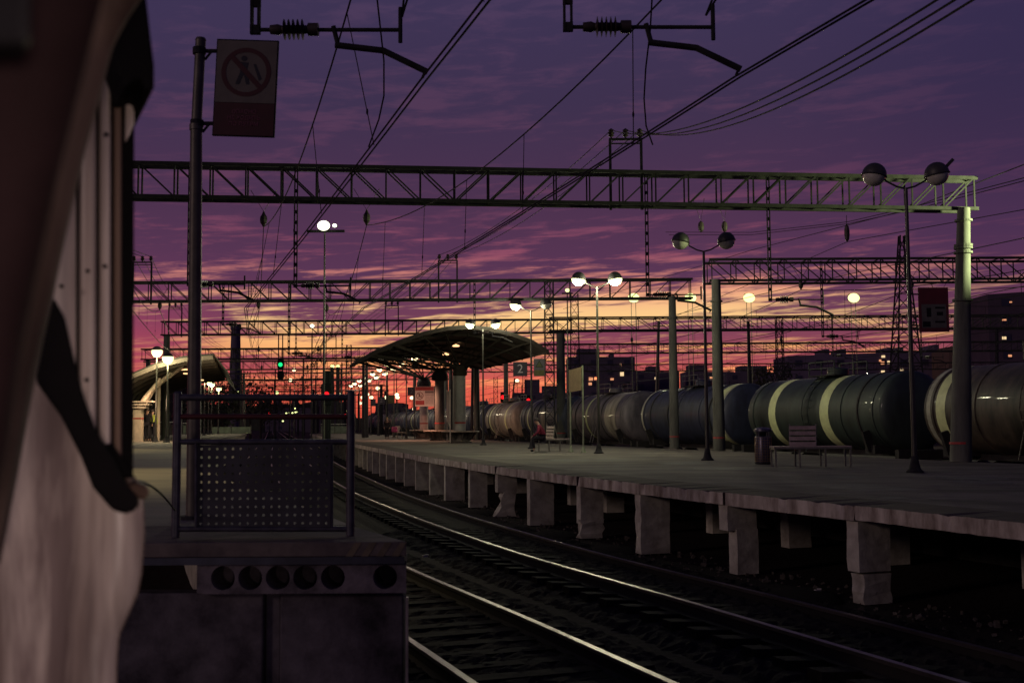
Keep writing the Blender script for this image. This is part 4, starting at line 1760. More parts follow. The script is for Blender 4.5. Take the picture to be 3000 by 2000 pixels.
# pairs of insulators under the first gantry near lamp two
for (px, lab) in ((2054, 'left hanging insulator below the gantry between the dark lamp globes'), (2123, 'right hanging insulator below the gantry near the dark lamp globes')):
    mb = MB()
    c = PX(px, 680, 36)
    mb.lathe([(.02, 0), (.08, .06), (.10, .18), (.08, .30), (.02, .36)], c, 10)
    mb.tube([c + Vector((-.25, 0, 1.1)), c + Vector((0, 0, .36)), c + Vector((.12, 0, 1.1))], .012, 5)
    tag(mb.build('hanging_insulator', M_ins), lab, 'insulator')


# ------------------------------------------------------------------ tank wagons
def stain(name, c1, c2, stripe=None):
    m = mat(name, c1, .58, 0, .3, 1.7, .2, col2=c2, stretch=(1, 1.6, .30), coat=.12, detail=10)
    return m


TM = [stain('dark_green_tank', (.034, .050, .042), (.016, .021, .02)), stain('grey_tank', (.17, .15, .16), (.05, .045, .052)), stain('brown_tank', (.095, .07, .05), (.025, .018, .015)),
      stain('navy_tank', (.035, .042, .08), (.014, .015, .028)), stain('pale_tank', (.38, .35, .28), (.13, .11, .09)), stain('blue_grey_tank', (.085, .095, .14), (.03, .034, .05))]
M_litband = mat('lamplit_band_tone', (.62, .66, .34), .5, 0, .15, 3)  # pale yellow of lamp-lit crescents, painted on the tanks
M_bogie = mat('grimy_bogie', (.025, .022, .022), .8, .2, .3, 6)


def barrel_prof(L_, r):
    pr = [(.0001, -L_ / 2)]
    for k in range(1, 7):
        a = k / 6 * math.pi / 2
        pr.append((r * math.sin(a), -L_ / 2 + .42 * (1 - math.cos(a))))
    for k in range(1, 12):
        pr.append((r, -L_ / 2 + .42 + (L_ - .84) * k / 12))
    pr2 = [(a, -b) for a, b in pr[:7]][::-1]
    return pr + pr2


def wagon(mt, bands, seed):
    random.seed(seed)
    w = empty('tank_wagon', (0, 0, 0))
    Lb, r, zc = 10.2, 1.42, 2.58
    RX = Matrix.Rotation(R(-90), 3, 'X')
    mb = MB()
    mb.lathe(barrel_prof(Lb, r), (0, 0, zc), 40, M=RX)
    bd = mb.build('tank_barrel', mt, w, smooth=True)
    for yb, wd in bands:  # narrow bands paint lamp-lit crescents into the colour; wide ones are pale sections
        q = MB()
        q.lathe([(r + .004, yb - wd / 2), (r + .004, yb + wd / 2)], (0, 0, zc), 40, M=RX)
        q.build('pale_lit_band', M_litband if wd < 1 else mat('pale_tank', (.3, .28, .24)), w, smooth=True)
    for yb in [q_ for q_ in random.sample((-4.3, -3.4, -2.3, -1.2, 0, 1.2, 2.3, 3.4, 4.3), 6) if all(abs(q_ - b_[0]) > b_[1] * .6 for b_ in bands)]:
        q = MB()
        q.lathe([(r + .003, yb - .05), (r + .03, yb - .04), (r + .03, yb + .04), (r + .003, yb + .05)], (0, 0, zc), 40, M=RX)
        q.build('strap', M_bogie if abs(yb) in (3.4, 1.2) else mt, w, smooth=True)
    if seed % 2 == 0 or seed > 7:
        for yb in (-4.55, 4.5):  # pale rings paint bright highlights onto the tank ends
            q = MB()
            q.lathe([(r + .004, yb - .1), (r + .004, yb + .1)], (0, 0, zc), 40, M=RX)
            q.build('end_highlight_ring', mat('end_highlight_tone', (.34, .33, .26), .6, 0, .3, 3), w, smooth=True)
    q = MB()
    q.lathe([(.42, 0), (.42, .32), (.38, .36), (.0001, .42)], (0, 0, zc + r - .06), 16)
    q.tube([(.3, .3, zc + r + .3), (.3, .3, zc + r + .5)], .05, 8)
    q.build('hatch', mt, w, smooth=True)
    # top walkway with railing
    q = MB()
    q.box((0, 0, zc + r + .02), (1.5, 1.9, .04))
    q.build('walkway', M_bogie, w)
    q = MB()
    for sx in (-.72, .72):
        for yy in (-.9, 0, .9):
            q.bar((sx, yy, zc + r + .03), (sx, yy, zc + r + .55), .035)
        q.bar((sx, -.9, zc + r + .55), (sx, .9, zc + r + .55), .035)
        q.bar((sx, -.9, zc + r + .3), (sx, .9, zc + r + .3), .025)
    q.build('guard_rail', mt, w)
    # ladder on the platform side (-X)
    q = MB()
    prev = None
    for yy in (-.22, .22):
        pts = [(-(r + .12) * math.cos(a), yy, zc + (r + .12) * math.sin(a)) for a in [R(t) for t in (-25, 0, 20, 40, 60, 78)]]
        q.tube([(-(1.62), yy, 1.1)] + pts, .022, 5)
    for t in range(-24, 78, 11):
        a = R(t)
        q.bar((-(r + .12) * math.cos(a), -.22, zc + (r + .12) * math.sin(a)), (-(r + .12) * math.cos(a), .22, zc + (r + .12) * math.sin(a)), .025)
    q.build('ladder', mt, w)
    q = MB()
    q.box((0, 0, 1.12), (.5, 11.2, .26))
    for yy in (-5.5, 5.5):
        q.box((0, yy, 1.12), (2.6, .22, .3))
    for yy in (-3.8, 3.8):
        q.box((0, yy, 1.25), (2.4, .6, .3))
        for sx in (-1, 1):
            q.bar((sx * 1.15, yy, 1.2), (sx * 1.38, yy, 1.9), .3, .12)
    q.build('underframe', M_bogie, w)
    for yy in (-5.68, 5.68):
        q = MB()
        q.box((0, yy, 1.06), (.3, .5, .26))
        q.build('coupler', M_bogie, w)
    for yy in (-3.8, 3.8):
        bg_ = MB()
        for sx in (-1.02, 1.02):
            bg_.prism([Vector((sx - .06, yy - 1.15, .55)), Vector((sx - .06, yy - .5, .35)), Vector((sx - .06, yy + .5, .35)), Vector((sx - .06, yy + 1.15, .55)), Vector((sx - .06, yy + 1.1, .72)), Vector((sx - .06, yy + .4, .95)), Vector((sx - .06, yy - .4, .95)), Vector((sx - .06, yy - 1.1, .72))], (.12, 0, 0))
        bg_.box((0, yy, .62), (2.1, .4, .2))
        bo = bg_.build('bogie', M_bogie, w)
        for wy in (-.92, .92):
            q = MB()
            for sx in (-.79, .79):
                q.lathe([(.0001, -.06), (.47, -.06), (.475, .07), (.0001, .07)], (sx, yy + wy, .478), 20, M=Matrix.Rotation(R(90), 3, 'Y'))
            q.tube([(-1.0, yy + wy, .478), (1.0, yy + wy, .478)], .08, 8)
            q.build('wheelset', M_bogie, bo, smooth=True)
    return w


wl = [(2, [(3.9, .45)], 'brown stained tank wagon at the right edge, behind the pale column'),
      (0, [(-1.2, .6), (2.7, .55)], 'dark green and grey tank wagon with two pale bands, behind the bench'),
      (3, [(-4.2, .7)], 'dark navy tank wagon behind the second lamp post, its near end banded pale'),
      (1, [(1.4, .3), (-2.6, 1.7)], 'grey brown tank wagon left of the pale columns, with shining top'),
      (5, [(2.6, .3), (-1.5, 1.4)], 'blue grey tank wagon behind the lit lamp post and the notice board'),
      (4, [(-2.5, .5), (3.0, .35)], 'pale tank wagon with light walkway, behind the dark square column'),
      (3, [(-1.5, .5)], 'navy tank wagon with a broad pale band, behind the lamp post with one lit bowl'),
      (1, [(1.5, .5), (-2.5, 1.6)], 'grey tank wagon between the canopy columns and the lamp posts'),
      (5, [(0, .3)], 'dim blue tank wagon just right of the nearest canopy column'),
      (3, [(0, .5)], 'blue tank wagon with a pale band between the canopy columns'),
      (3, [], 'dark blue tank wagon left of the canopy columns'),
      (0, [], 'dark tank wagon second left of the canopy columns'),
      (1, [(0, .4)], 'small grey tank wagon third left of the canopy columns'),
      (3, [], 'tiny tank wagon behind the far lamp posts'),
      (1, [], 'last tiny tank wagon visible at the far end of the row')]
yc = 32.6
protoW = {}
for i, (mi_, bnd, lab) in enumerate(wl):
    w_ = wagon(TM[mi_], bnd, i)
    ang = theta(XT, yc)
    w_.location = (XT(yc), yc, 0)
    w_.rotation_euler = (0, 0, ang)
    tag(w_, lab, 'tank wagon', 'tank wagons coupled in one train')
    yc += 11.9 * math.cos(ang)
random.seed(5)


# ------------------------------------------------------------------ big canopy
cp = empty('platform_canopy', (0, 0, 0))
tag(cp, 'large curved canopy on three round columns in the middle of the island platform', 'canopy')
M_roof = mat('dark_canopy_sheet', (.035, .028, .023), .7, 0, .3, 2, .2, stretch=(1, 6, 1))
M_cant = mat('canopy_steel', (.035, .029, .025), .85, 0, .2, 5)
YA, YB = 62.0, 92.0
archn = [(1041, 1062), (1100, 1029), (1170, 1000), (1240, 976), (1310, 961), (1367, 957), (1430, 962), (1500, 978), (1560, 1000), (1608, 1030)]
A_ = [PX(x, y, YA) for x, y in archn]
farr = [(1108, 1110), (1150, 1080), (1190, 1062), (1225, 1050), (1262, 1042), (1298, 1042), (1335, 1046), (1372, 1054), (1405, 1063), (1437, 1071)]
# far arch: shifted along the platform direction, right eave ends nearer
Bf = []
for k, p in enumerate(A_):
    u = k / (len(A_) - 1)
    Ye = 65 + 27 * min(1, u / .42) if u < .42 else 92 - 12 * (u - .42) / .58
    q = p + Vector((-.232 * (Ye - YA), Ye - YA, 0))
    Bf.append(q)
mb = MB()
n = len(A_)
rows = 12
vs = []
for j in range(rows + 1):
    for k in range(n):
        vs.append(A_[k].lerp(Bf[k], j / rows))
o_ = len(vs)
vs += [v + Vector((0, 0, .10)) for v in vs]
fs = []
for j in range(rows):
    for k in range(n - 1):
        a = j * n + k
        fs += [(a, a + 1, a + n + 1, a + n), (o_ + a, o_ + a + n, o_ + a + n + 1, o_ + a + 1)]
    a = j * n
    fs += [(a, a + n, a + n + o_, a + o_), (a + n - 1, a + n - 1 + o_, a + 2 * n - 1 + o_, a + 2 * n - 1)]
for k in range(n - 1):
    fs += [(k, k + o_, k + 1 + o_, k + 1)]
    a = rows * n + k
    fs += [(a, a + 1, a + 1 + o_, a + o_)]
mb.add(vs, fs)
mb.build('roof', M_roof, cp)
for j in range(0, rows + 1, 2):
    pts = [A_[k].lerp(Bf[k], j / rows) - Vector((0, 0, .06)) for k in range(n)]
    mb = MB()
    for a, b in zip(pts, pts[1:]):
        mb.bar(a, b, .09, .14)
    mb.build('arch_rib', M_cant, cp)
for k in range(n):
    mb = MB()
    mb.bar(A_[k] - Vector((0, 0, .02)), Bf[k] - Vector((0, 0, .02)), .07, .1)
    mb.build('purlin', M_cant, cp)
colsC = [(1348, 70.0, .345, 1075), (1289, 80.5, .36, 1085), (1242, 91.5, .345, 1108)]
cpos = []
for i, (px, Yc_, r_, pyt) in enumerate(colsC):
    x = PX(px, 1250, Yc_).x
    zt2 = PX(px, pyt, Yc_).z
    cpos.append((x, Yc_, zt2))
    mb = MB()
    mb.tube([(x, Yc_, ZP), (x, Yc_, zt2)], r_, 22)
    mm = mat('canopy_column_paint', (.30, .28, .27), .75, 0, .15, 3) if i != 1 else mat('dark_column_paint', (.10, .085, .075), .75, 0, .2, 3)
    if i == 2:
        mm = mat('rosy_column_paint', (.48, .36, .32), .75, 0, .12, 3)
    c_ = mb.build('column', mm, cp, smooth=True)
    mb = MB()
    mb.lathe([(r_ + .004, ZP + 1.18), (r_ + .004, ZP + 1.28)], (x, Yc_, 0), 22)
    mb.build('red_band', M_red, c_)
    mb = MB()
    if i == 0:
        mb.lathe([(r_, zt2 - .55), (r_ + .1, zt2 - .5), (r_ + .1, zt2 - .3), (r_ + .05, zt2 - .28), (r_ + .16, zt2 - .05), (r_ + .16, zt2 + .06), (.0001, zt2 + .07)], (x, Yc_, 0), 22)
    else:
        mb.lathe([(r_, zt2 - .75), (r_ + .22, zt2 - .7), (r_ + .24, zt2 - .4), (r_ + .12, zt2 - .1), (r_ - .1, zt2 + .05), (.0001, zt2 + .1)], (x, Yc_, 0), 22)
    mb.build('capital', M_cant if i == 0 else M_iron, c_, smooth=True)
# struts from each column up to the roof
for (x, Yc_, zt2) in cpos:
    for kk in (1, 2, 3.4, 4.5, 5.6, 7, 8):
        jj = min(rows, max(0, (Yc_ - YA) / (YB - YA) * rows)) / rows
        for dj in (-.14, .14):
            k0 = int(kk)
            fr = kk - k0
            t_ = min(1, max(0, jj + dj * (1 if kk > 2 else .5)))
            p = A_[k0].lerp(A_[k0 + 1], fr).lerp(Bf[k0].lerp(Bf[k0 + 1], fr), t_)
            if p.y - Yc_ > 9:
                continue
            mb = MB()
            mb.tube([(x, Yc_, zt2 - .03), p - Vector((0, 0, .06))], .045, 6)
            mb.build('strut', M_cant, cp)
# long tie from the left eave to the column caps
for (x, Yc_, zt2), j in zip(cpos, (.15, .5, .85)):
    p = A_[0].lerp(Bf[0], j)
    q = A_[2].lerp(Bf[2], j)
    mb = MB()
    mb.bar(q, (x, Yc_, zt2 - .1), .10, .14)
    mb.build('tie', M_cant, cp)
    q = A_[-2].lerp(Bf[-2], j * .6)
    mb = MB()
    mb.bar(q, (x, Yc_, zt2 - .1), .08, .1)
    mb.build('tie', M_cant, cp)
for (px, py, Yd) in ((1336, 1012, 72), (1306, 1037, 80), (1284, 1034, 84), (1437, 1066, 78)):
    c = PX(px, py, Yd)
    mb = MB()
    mb.lathe([(.0001, -.08), (.2, -.07), (.24, 0), (.0001, .1)], c, 12)
    mb.build('ceiling_lamp', M_under, cp, smooth=True)
point(PX(1300, 1050, 74) - Vector((0, 0, .6)), 320, col=(1, .58, .36), r=.3, spot=140, aim=PX(1300, 1300, 74))
point(PX(1200, 1095, 80) - Vector((0, 0, .5)), 1100, col=(1, .50, .32), r=.3, spot=150, aim=PX(1215, 1300, 82))

# round benches about the columns
for i, ((x, Yc_, zt2), lab) in enumerate(zip(cpos, ('nearest round bench, ringing the grey canopy column', 'middle round bench, ringing the dark canopy column', 'farthest round bench, ringing the rosy canopy column'))):
    b_ = empty('round_bench', (x, Yc_, ZP + .004))
    tag(b_, lab, 'bench', 'round benches about the canopy columns')
    mb = MB()
    mb.lathe([(.46, .62), (1.15, .62), (1.2, .66), (1.15, .72), (.46, .72), (.46, .62)], n=26)
    mb.build('seat', mat('bench_slab', (.33, .25, .2), .7, 0, .2, 4), b_, smooth=True)
    mb = MB()
    mb.lathe([(.70, 0), (.74, .05), (.60, .12), (.52, .4), (.62, .612), (.50, .612)], n=20)
    mb.build('pedestal', mat('bench_pedestal', (.10, .08, .07), .8, 0, .2, 4), b_, smooth=True)
    for k in range(8):
        a = k * math.pi / 4 + .2
        mb = MB()
        ca, sa = math.cos(a), math.sin(a)
        mb.prism([Vector((ca * .6, sa * .6, .08)), Vector((ca * 1.08, sa * 1.08, .612)), Vector((ca * .6, sa * .6, .612))], (-sa * .06, ca * .06, 0))
        mb.build('fin', mat('bench_pedestal', (.10, .08, .07)), b_)

# notice board on the far column
Yc_ = 88
a, b_ = PX(1216, 1132, Yc_), PX(1272, 1190, Yc_)
cc = (a + b_) / 2
nb = empty('notice_board', cc)
tag(nb, 'white notice board with red header and a prohibition ring, before the rosy canopy column', 'notice board')
w_, h_ = b_.x - a.x, a.z - b_.z
mb = MB()
mb.box((0, 0, 0), (w_, .05, h_))
mb.build('panel', mat('pale_pink_panel', (.75, .58, .5), .6, 0, .1, 4), nb)
mb = MB()
poly_y(mb, [(-w_ / 2 + .02, h_ * .30), (w_ / 2 - .02, h_ * .30), (w_ / 2 - .02, h_ / 2 - .02), (-w_ / 2 + .02, h_ / 2 - .02)], -.028)
poly_y(mb, [(-w_ / 2 + .03, -h_ * .42), (-.02, -h_ * .42), (-.02, -h_ * .20), (-w_ / 2 + .03, -h_ * .20)], -.028)
mb.build('red_panel', mat('bright_red_panel', (.42, .03, .03), .6, 0, .1, 4), nb)
mb = MB()
poly_y(mb, [(.03, h_ * .18), (w_ / 2 - .03, h_ * .18), (w_ / 2 - .03, h_ * .28), (.03, h_ * .28)], -.028)
for z in (.13, .04):
    poly_y(mb, [(.03, h_ * z), (w_ / 2 - .03, h_ * z), (w_ / 2 - .03, h_ * (z + .03)), (.03, h_ * (z + .03))], -.0285)
for r_ in range(12):
    z = -.02 - r_ * .032
    poly_y(mb, [(.05, h_ * z), (w_ / 2 - .06, h_ * z), (w_ / 2 - .06, h_ * (z + .008)), (.05, h_ * (z + .008))], -.0285)
mb.build('printed_lines', mat('print_brown', (.2, .13, .12), .7, 0, 0), nb)
stop_picture('pictogram', nb, (-w_ * .25, h_ * .04), w_ * .19, -.03, mat('ring_brown', (.22, .07, .06), .6, 0, 0), M_sp)
text_mesh('ВНИМАНИЕ', .17, 'lettering', mat('dark_letters', (.15, .01, .01), .6, 0, 0), nb, (0, -.03, h_ * .44))
text_mesh('ПАССАЖИРЫ', .15, 'lettering', mat('dark_letters', (.15, .01, .01), .6, 0, 0), nb, (0, -.03, h_ * .35))
# side posts of the board
for sx in (-w_ / 2 - .03, w_ / 2 + .03):
    mb = MB()
    mb.bar((sx, 0, h_ / 2), (sx, 0, ZP - cc.z), .06)
    mb.build('post', M_iron, nb)
# tall narrow board seen edge-on
Yc_ = 69
c0 = PX(1314, 1170, Yc_)
tb = empty('timetable_board', (c0.x, c0.y, ZP + .004), 0)
tag(tb, 'tall board seen almost edge-on between the dark and the grey canopy columns', 'notice board')
mb = MB()
mb.box((0, 0, 2.2), (.06, 1.2, 1.9), R(12))
mb.build('panel', mat('rosy_grey_panel', (.35, .27, .24), .6, 0, .2, 4), tb)
for yy in (-.62, .62):
    mb = MB()
    mb.bar((-.21 * yy, yy, 0), (-.21 * yy, yy, 3.25), .07)
    mb.build('post', mat('rosy_grey_panel', (.35, .27, .24)), tb)

# blank notice board by third lamp
c1, c2 = PX(1672, 1322, 44.6), PX(1709, 1322, 43.6)
nb = empty('notice_board', ((c1.x + c2.x) / 2, 44.1, ZP + .004))
tag(nb, 'blank yellowish board on two thin legs, left of the fully lit lamp post', 'notice board')
M_gpost = mat('greenish_post', (.22, .24, .17), .5, .2, .2, 5)
ox = nb.location
for c in (c1, c2):
    mb = MB()
    top_ = 3.36 if c is c2 else 3.24
    mb.tube([(c.x - ox.x, c.y - ox.y, 0), (c.x - ox.x, c.y - ox.y, top_)], .035, 8)
    mb.lathe([(.12, 0), (.10, .05), (.04, .25)], (c.x - ox.x, c.y - ox.y, 0), 10)
    mb.build('post', M_gpost, nb, smooth=True)
mb = MB()
pa, pb = Vector((c1.x - ox.x - .05, c1.y - ox.y - .04, 2.35)), Vector((c2.x - ox.x - .06, c2.y - ox.y - .04, 2.40))
mb.prism([pa, pb, pb + Vector((0, 0, .9)), pa + Vector((0, 0, .87))], (.01, .03, 0))
mb.build('panel', mat('blank_board', (.42, .33, .17), .75, 0, .12, 6), nb)


# ------------------------------------------------------------------ benches, bin
M_slat = mat('bench_slats', (.34, .25, .23), .6, 0, .2, 6)
M_fr = mat('bench_frame', (.16, .15, .13), .5, .3, .2, 6)


def bench(label, px0, px1, pyb, Yb, bpx0, bpx1, aframe=False):
    a, b_ = PX(px0, pyb, Yb), PX(px1, pyb, Yb)
    b_.y = a.y
    L_ = b_.x - a.x
    r_ = empty('bench', (a.x, Yb, ZP + .004))
    tag(r_, label, 'bench', 'steel framed benches on the island platform')
    for t in (0.02, .33, .66, .98):
        mb = MB()
        mb.bar((L_ * t, -.2, 0), (L_ * t, -.2, .45), .04)
        mb.bar((L_ * t, .25, 0), (L_ * t, .25, .45), .04)
        mb.bar((L_ * t, -.2, .45), (L_ * t, .25, .45), .04)
        mb.build('leg', M_fr, r_)
    mb = MB()
    mb.bar((0, -.22, .47), (L_, -.22, .47), .045)
    mb.bar((0, .27, .47), (L_, .27, .47), .045)
    mb.build('seat_frame', M_fr, r_)
    for k in range(4):
        mb = MB()
        mb.box((L_ / 2, -.15 + k * .115, .50), (L_, .085, .03))
        mb.build('slat', M_slat, r_)
    bx0 = PX(bpx0, pyb, Yb).x - a.x
    bx1 = PX(bpx1, pyb, Yb).x - a.x
    for k in range(4):
        z = .56 + k * .135
        lean = k * .05
        mb = MB()
        mb.box(((bx0 + bx1) / 2 + lean * .3, .25 + lean, z), (bx1 - bx0, .03, .10), M=Matrix.Rotation(R(-18), 3, 'X'))
        mb.build('back_slat', M_slat, r_)
    for x in (bx0, bx1):
        mb = MB()
        mb.bar((x, .25, .45), (x + .06, .46, 1.06), .04)
        if aframe:
            mb.bar((x + .05, .46, 1.06), (x + .22, .55, .45), .04)
        mb.build('back_post', M_fr, r_)
    return r_


bench('steel bench with slatted middle backrest beside the litter bin', 2263, 2490, 1366, 28.4, 2322, 2400)
bench('bench with tilted backrest on which the person in red sits', 1577, 1674, 1318, 46.2, 1600, 1622, True)
bench('far small bench left of the canopy columns, beside the standing person', 1150, 1192, 1278, 95, 1156, 1168, True)

bp = PX(2237, 1358, 30.4)
lb = empty('litter_bin', (bp.x, 30.4, ZP + .004))
tag(lb, 'dark cylindrical litter bin with a mesh side, left of the slatted bench', 'litter bin')
M_bin = mat('bin_metal', (.10, .09, .12), .35, .7, .3, 9)
mb = MB()
mb.lathe([(.0001, .02), (.21, .02), (.22, .05), (.22, .72), (.21, .74)], n=24)
mb.build('body', M_bin, lb, smooth=True)
mb = MB()
for k in range(10):
    z = .08 + k * .07
    mb.lathe([(.222, z - .006), (.228, z), (.222, z + .006)], n=24)
for k in range(20):
    a = k * math.pi / 10
    mb.bar((.224 * math.cos(a), .224 * math.sin(a), .06), (.224 * math.cos(a), .224 * math.sin(a), .72), .008)
mb.build('mesh', mat('bin_mesh_orange', (.38, .25, .12), .35, .8, .2, 9), lb)  # mesh tinted orange brown over the dark body
for a in (0.8, 2.3, 3.9, 5.4):
    mb = MB()
    mb.bar((.2 * math.cos(a), .2 * math.sin(a), .7), (.2 * math.cos(a), .2 * math.sin(a), .88), .03)
    mb.build('lid_post', M_bin, lb)
mb = MB()
mb.lathe([(.235, .86), (.24, .90), (.235, .93), (.15, .97), (.0001, .985)], n=24)
mb.lathe([(.0001, .86), (.235, .86)], n=24)
mb.build('lid', M_bin, lb, smooth=True)
mb = MB()
mb.lathe([(.225, 0), (.225, .04)], n=24)
mb.build('foot', M_black, lb)


# ------------------------------------------------------------------ people
def skinned(nm, parent, verts, edges, radii, m, root=0, sub=2):
    me = bpy.data.meshes.new(nm)
    me.from_pydata(verts, edges, [])
    me.materials.append(m)
    o = bpy.data.objects.new(nm, me)
    COL.objects.link(o)
    o.parent = parent
    sk = o.modifiers.new('skin', 'SKIN')
    sk.use_smooth_shade = True
    lay = me.skin_vertices[0] if me.skin_vertices else None
    if lay is None:
        bpy.context.view_layer.objects.active = o
        me.skin_vertices
    for i, r_ in enumerate(radii):
        rr = r_ if isinstance(r_, tuple) else (r_, r_)
        me.skin_vertices[0].data[i].radius = rr
        me.skin_vertices[0].data[i].use_root = (i == root)
    sb_ = o.modifiers.new('sub', 'SUBSURF')
    sb_.levels = sub
    sb_.render_levels = sub
    return o


def make_skin_layer(me):
    bm_ = bmesh.new()
    bm_.from_mesh(me)
    bm_.verts.layers.skin.verify()
    bm_.to_mesh(me)
    bm_.free()


_sk = skinned


def skinned(nm, parent, verts, edges, radii, m, root=0, sub=2):
    me = bpy.data.meshes.new(nm)
    me.from_pydata(verts, edges, [])
    make_skin_layer(me)
    me.materials.append(m)
    o = bpy.data.objects.new(nm, me)
    COL.objects.link(o)
    o.parent = parent
    sk = o.modifiers.new('skin', 'SKIN')
    sk.use_smooth_shade = True
    d = me.skin_vertices[0].data
    for i, r_ in enumerate(radii):
        d[i].radius = r_ if isinstance(r_, tuple) else (r_, r_)
        d[i].use_root = (i == root)
    sb_ = o.modifiers.new('sub', 'SUBSURF')
    sb_.levels = sub
    sb_.render_levels = sub
    return o


M_face = mat('skin_tone', (.38, .22, .16), .5, 0, .05, 8)
M_hair = mat('dark_hair', (.03, .02, .018), .6, 0, .2, 9)


def person(label, loc, rz, pose, mtop, mleg, scale=1.0, hair=M_hair, bag=None, grp=None):
    p = empty('person', loc, rz)
    p.scale = (scale,) * 3
    tag(p, label, 'person', grp)
    if pose == 'sit':   # facing -X, sitting, leaning forward, hands between the knees
        J = dict(pel=(0, 0, .55), sp=(-.04, 0, .75), ch=(-.14, 0, .98), nk=(-.21, 0, 1.11), hd=(-.27, 0, 1.20), ht=(-.28, 0, 1.30))
        arms = []
        legs = []
        for s_ in (-1, 1):
            arms.append([(-.17, s_ * .18, 1.03), (-.22, s_ * .24, .78), (-.42, s_ * .12, .62), (-.47, s_ * .07, .58)])
            legs.append([(-.02, s_ * .10, .54), (-.44, s_ * .13, .55), (-.38, s_ * .13, .12), (-.40, s_ * .13, .05), (-.54, s_ * .15, .035)])
    else:
        J = dict(pel=(0, 0, .95), sp=(0, 0, 1.12), ch=(0, 0, 1.36), nk=(0, 0, 1.50), hd=(.01, 0, 1.60), ht=(.01, 0, 1.71))
        arms, legs = [], []
        for s_ in (-1, 1):
            arms.append([(0, s_ * .19, 1.43), (-.02, s_ * .25, 1.17), (.06, s_ * .24, .93), (.09, s_ * .23, .86)])
            f = .06 * s_ if pose == 'walk' else .0
            legs.append([(0, s_ * .09, .92), (f, s_ * .10, .50), (f * 1.6 - .02, s_ * .10, .10), (f * 1.6 - .02, s_ * .10, .05), (f * 1.6 + .13, s_ * .12, .035)])
    # body (skin): head, neck, torso core, arms, hands with fingers, legs
    V = [J['pel'], J['sp'], J['ch'], J['nk'], J['hd'], J['ht']]
    Rr = [.09, .09, .10, .05, (.078, .09), (.066, .08)]
    E = [(0, 1), (1, 2), (2, 3), (3, 4), (4, 5)]
    d = Vector(J['hd'])
    fwd = Vector((-1, 0, -.1)) if pose == 'sit' else Vector((1, 0, 0))
    V.append(tuple(d + fwd * .105 + Vector((0, 0, .0))))
    Rr.append(.012)
    E.append((4, 6))
    for s_ in (-1, 1):
        V.append(tuple(d + Vector((0, s_ * .088, .01))))
        Rr.append(.014)
        E.append((4, len(V) - 1))
    for a_ in arms:
        i0 = len(V)
        V += a_
        Rr += [.045, .036, .028, .03]
        E += [(2, i0), (i0, i0 + 1), (i0 + 1, i0 + 2), (i0 + 2, i0 + 3)]
        w = Vector(a_[3])
        dr = (Vector(a_[3]) - Vector(a_[2])).normalized()
        sd = Vector((0, 1, 0)) if pose == 'sit' else Vector((1, 0, 0))
        for q, (o1, ln) in enumerate(((-.03, .06), (-.012, .075), (.006, .08), (.024, .07), (.045, .04))):
            j0 = len(V)
            k1 = w + dr * .04 + sd * o1
            k2 = k1 + dr * ln * .6 + Vector((0, 0, -.01))
            V += [tuple(k1), tuple(k2)]
            Rr += [.010, .008]
            E += [(i0 + 3, j0), (j0, j0 + 1)]
    for l_ in legs:
        i0 = len(V)
        V += l_
        Rr += [.07, .05, .035, .035, .03]
        E += [(0, i0)] + [(i0 + k, i0 + k + 1) for k in range(4)]
    skinned('body', p, V, E, Rr, M_face, 0, 1)
    # shirt
    V = [J['pel'], J['sp'], J['ch'], tuple(Vector(J['ch']).lerp(Vector(J['nk']), .6))]
    Rr = [(.13, .16), (.115, .15), (.13, .19), (.07, .09)]
    E = [(0, 1), (1, 2), (2, 3)]
    for a_ in arms:
        i0 = len(V)
        V += a_[:3]
        Rr += [.075, .055, .042]
        E += [(2, i0), (i0, i0 + 1), (i0 + 1, i0 + 2)]
    skinned('jacket', p, V, E, Rr, mtop, 0, 1)
    V = [J['pel']]
    Rr = [(.13, .16)]
    E = []
    for l_ in legs:
        i0 = len(V)
        V += l_[:3]
        Rr += [.095, .075, .055]
        E += [(0, i0), (i0, i0 + 1), (i0 + 1, i0 + 2)]
    skinned('trousers', p, V, E, Rr, mleg, 0, 1)
    for l_ in legs:
        V = [l_[3], l_[4]]
        skinned('shoe', p, V, [(0, 1)], [.052, .045], M_black, 0, 1)
    h_ = MB()
    h_.ball(tuple(Vector(J['ht']) + Vector(fwd) * -.015 + Vector((0, 0, -.035))), .102, 14, sc=(1.08, .92, 1.0), z0=-.35)
    h_.build('hair', hair, p, smooth=True)
    if bag:
        b2 = MB()
        b2.box(bag[0], bag[1])
        b2.build('bag', bag[2], p, bevel=.03)
    return p


M_wine = mat('wine_red_cloth', (.22, .02, .05), .8, 0, .2, 8)
M_dark = mat('dark_cloth', (.02, .018, .024), .85, 0, .2, 8)
sx = PX(1592, 1318, 46.0)
person('person in a wine red top sitting bent forward on the bench end, facing left', (sx.x, 46.05, ZP), 0, 'sit', M_wine, M_dark)
sx = PX(1134, 1280, 94)
person('person in dark clothes standing by the far small bench', (sx.x, 94, ZP), R(-90), 'stand', M_dark, M_dark, 1.0, mat('fair_hair', (.3, .22, .1), .6))
sx = PX(431, 1286, 62.5)
person('person in dark clothes at the left shelter, the left one of the pair', (sx.x, 62.5, ZL), R(90), 'walk', M_dark, M_dark, 1.03)
sx = PX(446, 1286, 62.9)
person('person in dark clothes with a yellow green vest patch, right one of the pair', (sx.x, 62.9, ZL), R(80), 'stand', mat('hi_vis_cloth', (.28, .33, .05), .8, 0, .4, 6), M_dark, 1.0)
bb = MB()
c = PX(1152, 1258, 93.6)
bb.box((0, 0, .25), (.5, .3, .45))
o = bb.build('bag', mat('magenta_bag', (.3, .04, .14), .7), bevel=.06)
o.location = (c.x, 94.6, ZP + .5)
